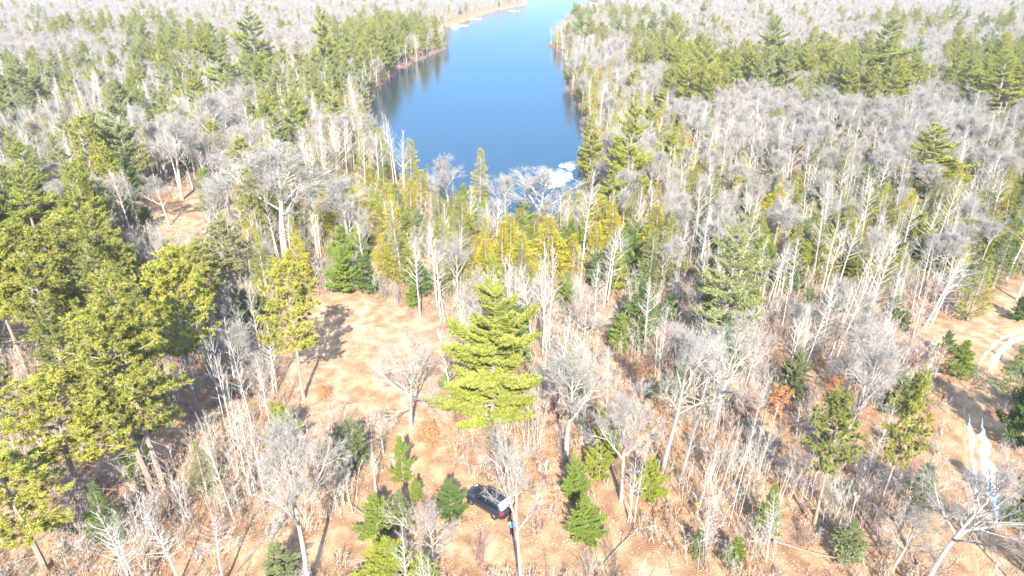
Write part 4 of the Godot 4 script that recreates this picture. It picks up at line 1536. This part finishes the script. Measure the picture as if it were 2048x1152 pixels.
	hero("rp", -43.79, -70.17, 14.20, 3.68, 0, 3, 0, "shorter red pine tucked behind the twin trunk red pine")
	hero("rp", -41.37, -91.56, 12.91, 3.90, 3, 1, 0, "grey olive red pine beside the dark bush above the clearing")
	hero("rp", -42.43, -85.78, 12.82, 3.69, 0, 2, 0, "red pine crowding the grey olive one above the clearing")
	hero("rp", -85.27, -134.61, 19.55, 4.15, 1, 1, 0, "mustard yellow red pine standing among grey bare trees upper left")
	hero("rp", -51.61, -56.49, 12.69, 2.64, 2, 2, 0, "dark green pine cut off by the left edge above the corner pine")
	hero("rp", -62.62, -85.78, 14.24, 4.01, 1, 0, 0, "red pine with mottled yellow crown under the bright left edge pines")
	hero("rp", -43.32, -77.36, 13.71, 3.69, 1, 1, 0, "golden topped red pine at the right side of the left stand")
	hero("wp", -80.12, -99.53, 18.72, 5.14, 1, 1, 0, "bright lime pine cut by the left edge")
	hero("wp", -72.14, -96.69, 20.35, 5.41, 1, 2, 0, "soft lime pine with drooping plumes next to the left edge pine")
	hero("wp", -81.89, -143.14, 24.72, 4.95, 3, 3, 0, "tall pale green pine rising behind the mustard red pine")
	hero("yp", -81.37, -139.96, 10.15, 3.25, 2, 0, 0, "deep green young spruce at the edge of the small upper clearing")
	hero("wp", -143.42, -205.12, 22.58, 7.29, 3, 1, 0, "pale grey green pine at the upper left edge")
	hero("wp", -94.63, -231.01, 30.27, 6.46, 0, 2, 0, "tall narrow pine in the grey woods left of the lake")
	hero("wp", -99.12, -277.20, 33.28, 8.82, 0, 3, 0, "broad yellow green pine near the top left of the lake woods")
	hero("wp", -71.02, -277.20, 32.93, 7.67, 1, 1, 0, "yellow green pine close to the lake's left shore woods")
	hero("yp", -62.09, -133.96, 9.42, 3.64, 0, 1, 0, "soft bright young pine on the rim of the upper clearing")
	hero("wp", 113.13, -221.22, 31.74, 12.38, 0, 2, 0, "largest spreading pine of the belt at upper right")
	hero("wp", 63.72, -234.45, 25.53, 8.24, 1, 3, 0, "bright pine at the left end of the upper right belt")
	hero("wp", 97.22, -265.77, 30.42, 8.86, 0, 1, 0, "pointed pine standing in front of the belt's grey gap")
	hero("wp", 142.26, -203.77, 24.61, 10.12, 1, 2, 0, "bright layered pine at the right edge below the belt")
	hero("wp", 85.27, -134.61, 17.62, 8.60, 1, 1, 0, "open layered pine with long level limbs among grey trees on the right")
	hero("wp", 26.26, -74.84, 19.68, 4.49, 3, 3, 0, "tall sparse pale pine behind the forked bare oak")
	hero("yp", 16.46, -78.67, 10.26, 2.95, 2, 2, 0, "dense dark green young pine right of the central bright pine")
	hero("wp", 22.55, -131.44, 23.84, 5.22, 1, 1, 0, "tall golden pine leaning over the lake's right shore")
	hero("wp", 17.67, -119.96, 14.05, 3.64, 1, 2, 0, "golden layered pine in front of the lakeside pine")
	hero("ce", -6.16, -124.05, 15.41, 3.08, 1, 0, 0, "pointed golden cedar rising against the water at the near shore")
	hero("yp", -25.48, -93.98, 8.96, 2.61, 0, 3, 0, "soft green young pine at the back edge of the clearing")
	hero("yp", -22.21, -94.87, 6.62, 2.27, 2, 1, 0, "darker green young pine beside it at the clearing's back edge")
	hero("yp", -9.98, -39.42, 5.08, 2.93, 1, 0, 0, "feathery bright young pine at the bottom edge left of the car")
	hero("yp", -6.91, -38.84, 4.80, 1.55, 1, 2, 0, "small lime pine branch top poking in at the bottom edge")
	hero("yp", -23.20, -56.73, 6.40, 1.91, 1, 3, 0, "young red pine alone among pale poles below the clearing")
	hero("yp", -11.70, -45.30, 4.68, 1.90, 0, 1, 0, "bushy green young pine left of the small spruce by the car")
	hero("yp", -10.01, -46.38, 4.28, 1.32, 3, 2, 0, "grey green young pine overlapping the bushy one")
	hero("yp", -5.48, -47.24, 4.59, 1.42, 2, 0, 0, "small dark tipped spruce just left of the car")
	hero("yp", -10.53, -52.17, 5.71, 1.19, 0, 1, 0, "slim bright young pine between the clearing and the car")
	hero("yp", -8.92, -49.42, 2.96, 0.78, 0, 2, 0, "tiny pine below the slim bright young pine")
	hero("yp", 5.97, -49.35, 5.80, 1.50, 0, 3, 0, "upper of two stacked green pines right of the car")
	hero("yp", 6.38, -44.84, 5.10, 1.75, 0, 0, 0, "lower and fuller of two stacked green pines right of the car")
	hero("yp", 8.50, -52.68, 8.61, 1.65, 1, 1, 0, "loose yellowish young pine behind the stacked pines")
	hero("yp", 10.23, -56.89, 4.07, 1.27, 2, 2, 0, "blue green young pine touching the loose yellowish one")
	hero("yp", 12.82, -49.55, 5.13, 1.60, 1, 3, 0, "soft lime young pine beside the tall forked bare tree")
	hero("yp", 22.21, -45.42, 5.82, 1.29, 0, 2, 0, "upright bushy pine at the foot of the white poles")
	hero("yp", 15.77, -42.93, 3.08, 0.96, 3, 1, 0, "small greyish pine left of the round bush on the leaf litter")
	hero("yp", 18.44, -41.75, 3.21, 1.07, 0, 0, 0, "small round dark green pine near the bottom right of centre")
	hero("ce", 37.30, -48.76, 5.21, 2.15, 2, 1, 0, "dark hemlock under the thin red pine near the road")
	hero("yp", 51.71, -56.49, 12.69, 2.70, 2, 3, 0, "large green pine on the right edge beside the road")
	hero("yp", 45.22, -45.78, 7.23, 1.93, 2, 1, 0, "dark green pine on the right edge beyond the snowy rut")
	hero("yp", 55.02, -75.33, 4.07, 1.39, 2, 1, 0, "small round green bush on the road verge")
	hero("yp", 54.09, -70.62, 5.42, 1.97, 0, 2, 0, "open young pine next to the round bush on the verge")
	hero("yp", 71.61, -85.78, 3.93, 1.40, 2, 0, 0, "low dark pine at the bend of the road")
	hero("yp", -18.69, -39.71, 4.78, 2.07, 3, 1, 0, "grey green young pine at the bottom edge")
	hero("yp", -16.23, -54.53, 5.76, 2.33, 3, 3, 0, "shaded grey green pine below the clearing")
	hero("ce", -36.01, -52.46, 5.95, 2.26, 2, 2, 0, "dark hemlock bush under the twin trunk red pine")
	hero("ce", -28.72, -50.09, 6.61, 1.72, 3, 0, 0, "dull juniper green bush under the pale poles")
	hero("ce", -34.68, -44.04, 7.12, 1.67, 2, 3, 0, "dark hemlock behind the corner red pine")
	hero("yp", -36.53, -83.10, 6.54, 2.88, 3, 2, 0, "blue grey soft pine in the shade at the clearing's left edge")
	hero("yp", -34.78, -85.78, 4.31, 1.75, 0, 0, 0, "bright green pine tucked behind the lone red pine")
	hero("yp", -69.73, -123.77, 4.81, 1.71, 2, 3, 0, "small dark spruce below the upper clearing")
	hero("ce", -33.58, -114.35, 10.22, 2.55, 1, 1, 0, "golden cedar column left of the near shore birches")
	hero("ce", -20.81, -111.95, 10.42, 3.11, 1, 2, 0, "golden cedar behind the clearing's back edge")
	hero("ce", 5.47, -100.31, 10.49, 4.40, 1, 3, 0, "broad golden hemlock in the middle below the lake")
	hero("ce", 9.83, -101.50, 7.09, 2.48, 1, 0, 0, "bright yellow cedar right of the broad golden hemlock")
	hero("ce", -5.85, -106.73, 4.79, 2.52, 1, 1, 0, "low yellow cedar left of the broad golden hemlock")
	hero("ce", -11.38, -117.35, 7.64, 2.71, 0, 2, 0, "olive cedar below the pointed golden cedar")
	hero("ce", 49.65, -144.96, 9.78, 3.14, 1, 3, 0, "bright yellow cedar standing out right of the lake")
	hero("ce", 64.53, -85.78, 9.20, 2.94, 0, 0, 0, "green hemlock at the corner of the right clearing")
	hero("ce", 75.03, -96.69, 11.90, 3.03, 2, 1, 0, "deep green hemlock at the right edge woods")
	hero("ce", 73.61, -103.54, 8.71, 3.04, 2, 2, 0, "deep green hemlock behind the leaning white birch")
	hero("yp", 21.57, -83.54, 5.37, 1.91, 2, 0, 0, "shaded dark pine right of the dense young pine")
	hero("yp", 24.86, -69.07, 8.76, 2.62, 2, 1, 0, "dark young pine at the foot of the tall sparse pine")
	hero("yp", -13.65, -93.98, 5.78, 2.26, 2, 2, 0, "shaded green pine behind the thin grey trunks")
	hero("yp", 0.40, -78.67, 7.33, 2.27, 2, 3, 0, "dark pine peeking out behind the central bright pine")
	hero("yp", 14.09, -77.36, 5.85, 1.92, 0, 1, 0, "green young pine left of the dense dark one")
	hero("yp", 31.89, -65.94, 7.28, 2.11, 3, 0, 0, "pale green pine half hidden by bare trunks right of centre")
	hero("yp", 21.67, -62.54, 3.94, 1.09, 0, 1, 0, "small green pine left of the forked oak trunk")
	hero("yp", 28.00, -42.38, 4.41, 1.65, 3, 2, 0, "grey green bush at the foot of the thin red pine")
	hero("bt", 0.72, -39.42, 15.91, 3.16, 0, 5, 0, "many limbed bare oak beside the person and the car")
	hero("bt", -10.84, -60.27, 13.38, 5.18, 0, 1, 0, "stout spreading bare oak in the clearing")
	hero("bt", 5.39, -54.92, 13.69, 4.38, 0, 2, 0, "pale bare maple right of the central bright pine")
	hero("bt", 10.27, -49.68, 14.24, 3.51, 0, 3, 0, "forked bare maple with twin stems right of the stacked pines")
	hero("bt", 14.86, -53.41, 16.98, 4.23, 0, 4, 1, "tall bare maple leaning slightly right behind the lime pine")
	hero("bt", 22.18, -61.17, 15.71, 6.45, 0, 1, 0, "pale forked bare oak in front of the tall sparse pine")
	hero("bt", -16.11, -39.42, 16.93, 4.28, 0, 4, 0, "white barked bare tree with a wide crown at the bottom left of centre")
	hero("bt", 33.45, -40.06, 14.43, 5.54, 0, 0, 3, "big leaning bare oak with dark crooked limbs by the snowy road")
	hero("bt", -38.50, -107.39, 20.65, 10.67, 0, 2, 0, "wide bare oak left of the near shore with arching limbs")
	hero("bt", 9.52, -78.67, 9.57, 4.63, 0, 1, 0, "grey bare tree above the central bright pine's right side")
	hero("bt", -65.95, -124.34, 11.03, 3.80, 0, 3, -2, "small bare tree leaning left in the upper clearing")
	hero("bt", -6.56, -41.59, 7.48, 3.06, 1, 0, 0, "low crooked bare tree below the small spruce")
	hero("bt", 31.13, -41.07, 7.20, 2.67, 1, 2, 1, "small pinkish bare tree at the bottom right")
	hero("bt", -12.17, -126.92, 14.35, 4.37, 0, 3, 0, "rounded white bare tree against the lake")
	hero("bt", 5.70, -119.96, 13.33, 7.77, 0, 2, 0, "fan shaped white bare tree at the ice's edge")
	hero("bt", -1.31, -119.96, 11.95, 4.46, 0, 4, 0, "slim white bare tree left of the fan shaped one")
	hero("bt", -28.68, -112.42, 14.89, 5.75, 0, 3, 0, "pale bare tree at the left of the near shore")
	hero("bt", -68.29, -156.78, 20.64, 6.96, 0, 4, 0, "grey bare tree behind the upper clearing")
	hero("bt", -70.98, -141.36, 19.57, 6.67, 0, 3, 0, "grey bare tree with pale trunk at the upper clearing's rim")
	hero("bt", 32.86, -55.69, 15.78, 3.22, 0, 3, 2, "grey bare tree leaning right behind the hemlock")
	hero("bt", 38.51, -63.01, 11.94, 4.57, 1, 2, 0, "crooked grey bare tree above the right red pines")
	hero("bi", -13.07, -86.08, 11.99, 2.06, 0, 0, 0, "thin grey trunk with a wispy top at the clearing's back edge")
	hero("bi", -9.75, -85.47, 12.94, 2.05, 0, 1, 0, "taller thin grey trunk right of the wispy one")
	hero("bi", -11.07, -90.22, 13.01, 1.96, 0, 2, 0, "thin straight trunk behind the two grey trunks")
	hero("bi", 2.53, -79.47, 11.49, 2.58, 0, 3, 0, "thin bare birch right behind the central pine")
	hero("bi", 4.41, -76.72, 16.22, 2.47, 0, 4, 0, "tall grey birch above the central pine's right shoulder")
	hero("bi", 11.04, -100.51, 17.70, 2.71, 0, 0, 1, "tall white birch right of the golden hemlock")
	hero("bi", 13.62, -90.55, 12.53, 2.51, 0, 1, 0, "white birch clump left of the dense young pine")
	hero("bi", 56.90, -83.10, 12.58, 2.84, 0, 2, 2, "white birch leaning right at the corner of the right clearing")
	hero("bi", 58.52, -84.27, 9.83, 2.72, 0, 3, 2, "second leaning white birch beside it")
	hero("bi", 64.36, -87.64, 7.67, 3.00, 0, 4, 1, "small pale birch beside the green hemlock")
	hero("bi", 79.08, -99.53, 15.82, 2.70, 0, 0, 1, "slim white birch at the right edge of the photo")
	hero("bi", -29.32, -38.74, 10.52, 1.98, 0, 1, 0, "white twin stemmed birch over the dark hollow at bottom left")
	hero("bi", -26.97, -40.06, 8.38, 1.85, 0, 3, 0, "white birch with crooked arms at the bottom left")
	hero("bi", -23.31, -39.81, 7.62, 1.95, 1, 2, 0, "pinkish white bare birch at the bottom left")
	hero("bi", -25.14, -47.17, 12.21, 0.86, 0, 4, -1, "white pole standing left of the pale pole row")
	hero("bi", -24.14, -49.95, 11.17, 0.76, 0, 0, 0, "white pole in the pale row below the clearing, second of three")
	hero("bi", -24.76, -50.22, 13.55, 0.81, 0, 1, 0, "tallest white pole in the pale row below the clearing")
	hero("bi", -23.05, -49.48, 13.52, 0.75, 0, 2, 0, "rightmost white pole in the pale row below the clearing")
	hero("bi", -27.92, -60.10, 12.63, 1.41, 0, 3, 0, "small aspen with whitish branches at the clearing's left edge")
	hero("bi", -30.04, -59.57, 13.19, 1.40, 0, 4, 0, "aspen left of the whitish one at the clearing's left edge")
	hero("bi", -25.22, -58.55, 10.94, 1.14, 0, 0, 0, "thin aspen at the lower left of the clearing")
	hero("bi", 16.69, -47.55, 8.87, 0.57, 0, 1, 1, "white pole with a yellow ribbon near its foot")
	hero("bi", 19.30, -46.20, 13.57, 0.63, 0, 2, 1, "tall white pole at the front of the pole thicket")
	hero("bi", 20.25, -46.68, 12.65, 0.68, 0, 3, 1, "brightest leaning white pole of the thicket")
	hero("bi", 19.47, -50.09, 8.58, 0.59, 0, 4, 1, "white pole behind the ribbon pole")
	hero("bi", 19.17, -51.25, 7.57, 0.60, 0, 0, 1, "thin white pole left in the thicket")
	hero("bi", 20.17, -49.55, 8.54, 0.59, 0, 1, 1, "thin white pole in the thicket's middle")
	hero("bi", 22.72, -50.22, 10.72, 0.63, 0, 2, 1, "slender white pole behind the bushy pine")
	hero("bi", 24.83, -52.68, 9.60, 0.71, 0, 3, 1, "pole with fine twigs at the back of the thicket")
	hero("bi", 24.87, -49.22, 9.32, 0.63, 0, 4, 1, "pole at the right end of the thicket")
	hero("bi", 25.69, -49.15, 5.84, 0.55, 0, 0, 1, "short pole at the right end of the thicket")
	hero("bi", 16.07, -51.74, 9.69, 0.60, 0, 1, 1, "pole at the left end of the thicket")
	hero("bi", 27.34, -50.56, 6.70, 0.55, 0, 2, 1, "short white pole next to the right red pine")
	hero("bi", 30.91, -65.94, 12.83, 1.66, 0, 2, 1, "grey slim tree right of the forked oak")
	hero("bi", 34.84, -70.17, 13.27, 1.89, 0, 3, 2, "slim white tree leaning right in the right woods")
	hero("bi", 40.43, -74.84, 13.77, 2.14, 0, 4, 2, "leaning grey birch in the middle of the right woods")
	hero("bi", 45.69, -78.67, 15.49, 2.21, 0, 0, 2, "tall leaning grey birch in the right woods")
	hero("bi", 75.95, -92.24, 14.90, 2.17, 0, 1, 1, "white birch at the far right edge above the road bend")
	hero("ol", 52.86, -71.87, 3.19, 1.53, 0, 0, 0, "rusty leaved oak sapling on the road verge")
	hero("ol", 25.40, -61.17, 4.52, 1.61, 0, 1, 0, "rusty leaved oak sapling right of the forked oak")
	hero("ol", 29.70, -62.54, 4.26, 1.64, 0, 2, 0, "rusty leaved oak sapling behind the white poles")
	hero("ol", -8.52, -57.30, 3.16, 1.28, 0, 0, 0, "thin oak sapling with brown leaves in the clearing")
	hero("ol", -3.12, -117.35, 4.82, 1.82, 0, 1, 0, "brown leaved oak sapling near the lake")
	hero("ol", -71.64, -134.61, 4.80, 2.30, 0, 2, 0, "rusty oak sapling at the upper clearing's rim")
	hero("ol", -21.57, -65.94, 2.38, 0.86, 0, 0, 0, "rusty oak sapling at the foot of the lone red pine")
	hero("ol", 38.08, -78.67, 3.73, 1.31, 0, 2, 0, "rusty oak sapling in the right woods")
	hero("sh", 20.36, -74.60, 5.87, 2.24, 1, 0, 0, "dark red twigged shrub beside the shaded dark pine")
	hero("sh", -58.05, -101.90, 9.28, 2.47, 0, 1, 0, "grey fan shaped shrub below the upper clearing")
	hero("sh", -61.37, -102.51, 8.23, 2.21, 0, 2, 0, "grey shrub left of the fan shaped one")
	hero("sh", -17.17, -90.55, 4.46, 1.65, 0, 3, 0, "grey multi stemmed shrub at the clearing's back edge")
	hero("sh", -19.02, -91.90, 5.06, 1.33, 0, 0, 0, "slim grey shrub left of the multi stemmed one")
	hero("sh", -28.36, -94.87, 7.03, 1.51, 0, 1, 0, "upright grey shrub behind the clearing")
	hero("sh", 49.34, -72.45, 4.95, 2.75, 1, 2, 0, "pinkish grey shrub above the thin red pine")
	hero("sh", 38.98, -65.94, 6.64, 2.54, 1, 3, 0, "mauve twiggy shrub in the right woods")
	hero("sh", -2.66, -41.59, 3.58, 1.43, 1, 1, 0, "brown twiggy shrub below the car")
	hero("sh", 6.40, -40.81, 3.02, 1.21, 0, 2, 0, "grey twiggy shrub at the bottom edge right of the oak")
	hero("sh", -25.41, -44.61, 3.95, 1.71, 1, 3, 0, "tan twiggy shrub beside the pinkish birch")
	hero("sh", -5.55, -59.40, 4.46, 1.31, 1, 0, 0, "faint tan shrub left of the central pine")
	plant_woods()
	litter()

	for g in [[-4.93, -58.13, 4.5, 0.50, "pale fallen log left of the central bright pine's trunk"], [-15.02, -48.89, 5.0, 2.40, "fallen log lying between the clearing and the bottom left birches"], [9.32, -44.04, 5.0, 0.90, "fallen log on the leaves right of the stacked pines"], [25.27, -42.93, 6.0, -0.50, "grey log lying below the right red pine"], [24.59, -56.89, 5.0, 0.30, "fallen log among the stems behind the white poles"], [-21.74, -44.04, 6.0, 1.20, "fallen log near the bottom edge left of the white barked tree"], [24.53, -77.36, 5.0, 2.00, "fallen log at the foot of the tall sparse pine"], [-17.45, -78.67, 4.0, 0.20, "fallen log at the right side of the clearing"]]:
		var log_ := Buf.new()
		log_.tube(line_of(Vector3(-g[2] * 0.5, 0.12, 0), Vector3(1, 0.03, rf(-0.1, 0.1)), g[2], 6, 0.07, 0.0), 0.11, 0.04, 7, Color.WHITE)
		for k in 4:
			log_.tube(line_of(Vector3(rf(-0.2, 0.45) * g[2], 0.15, 0), Vector3(rf(0.2, 1.0), rf(0.1, 0.8), rf(-1, 1)), rf(0.6, 1.6), 3, 0.15, 0.0), 0.045, 0.012, 3, Color.WHITE)
		solo("fallen_log", log_.mesh(), paint(Color(0.19, 0.165, 0.15), 0.9, true), g[4], "log", spot(g[0], g[1], 0.0), g[3], "fallen logs on the leaf litter")

	# the things people left here
	car()
	person(spot(-0.04, -45.07, 0.0), 2.6)
	for tape in [[spot(16.69, -47.55, 1.35), "yellow ribbon tied round the left white pole of the thicket"], [spot(-20.21, -48.89, 0.9), "yellow marker ribbon below the clearing"]]:
		var band := CylinderMesh.new()
		band.top_radius = 0.15
		band.bottom_radius = 0.15
		band.height = 0.2
		solo("marker_ribbon", band, paint(Color(0.75, 0.55, 0.01), 0.6), tape[1], "ribbon", tape[0], 0.0, "yellow marker ribbons")
	pontoon_boat(Vector3(-50.5, -0.6, -640), 0.25)
	dock(Vector3(-50.0, -0.6, -652.0), 0.2, 11.0, "white dock beside the pontoon boat at the far left bank")
	dock(Vector3(-42.5, -0.6, -745.0), 0.15, 11.0, "second dock further up the far left bank")
	dock(Vector3(-4.0, -0.6, -893.0), 0.1, 14.0, "last dock near the top edge of the photo")


func spot(x: float, z: float, up: float) -> Vector3:
	return Vector3(x, ground_y(x, z) + up, z)
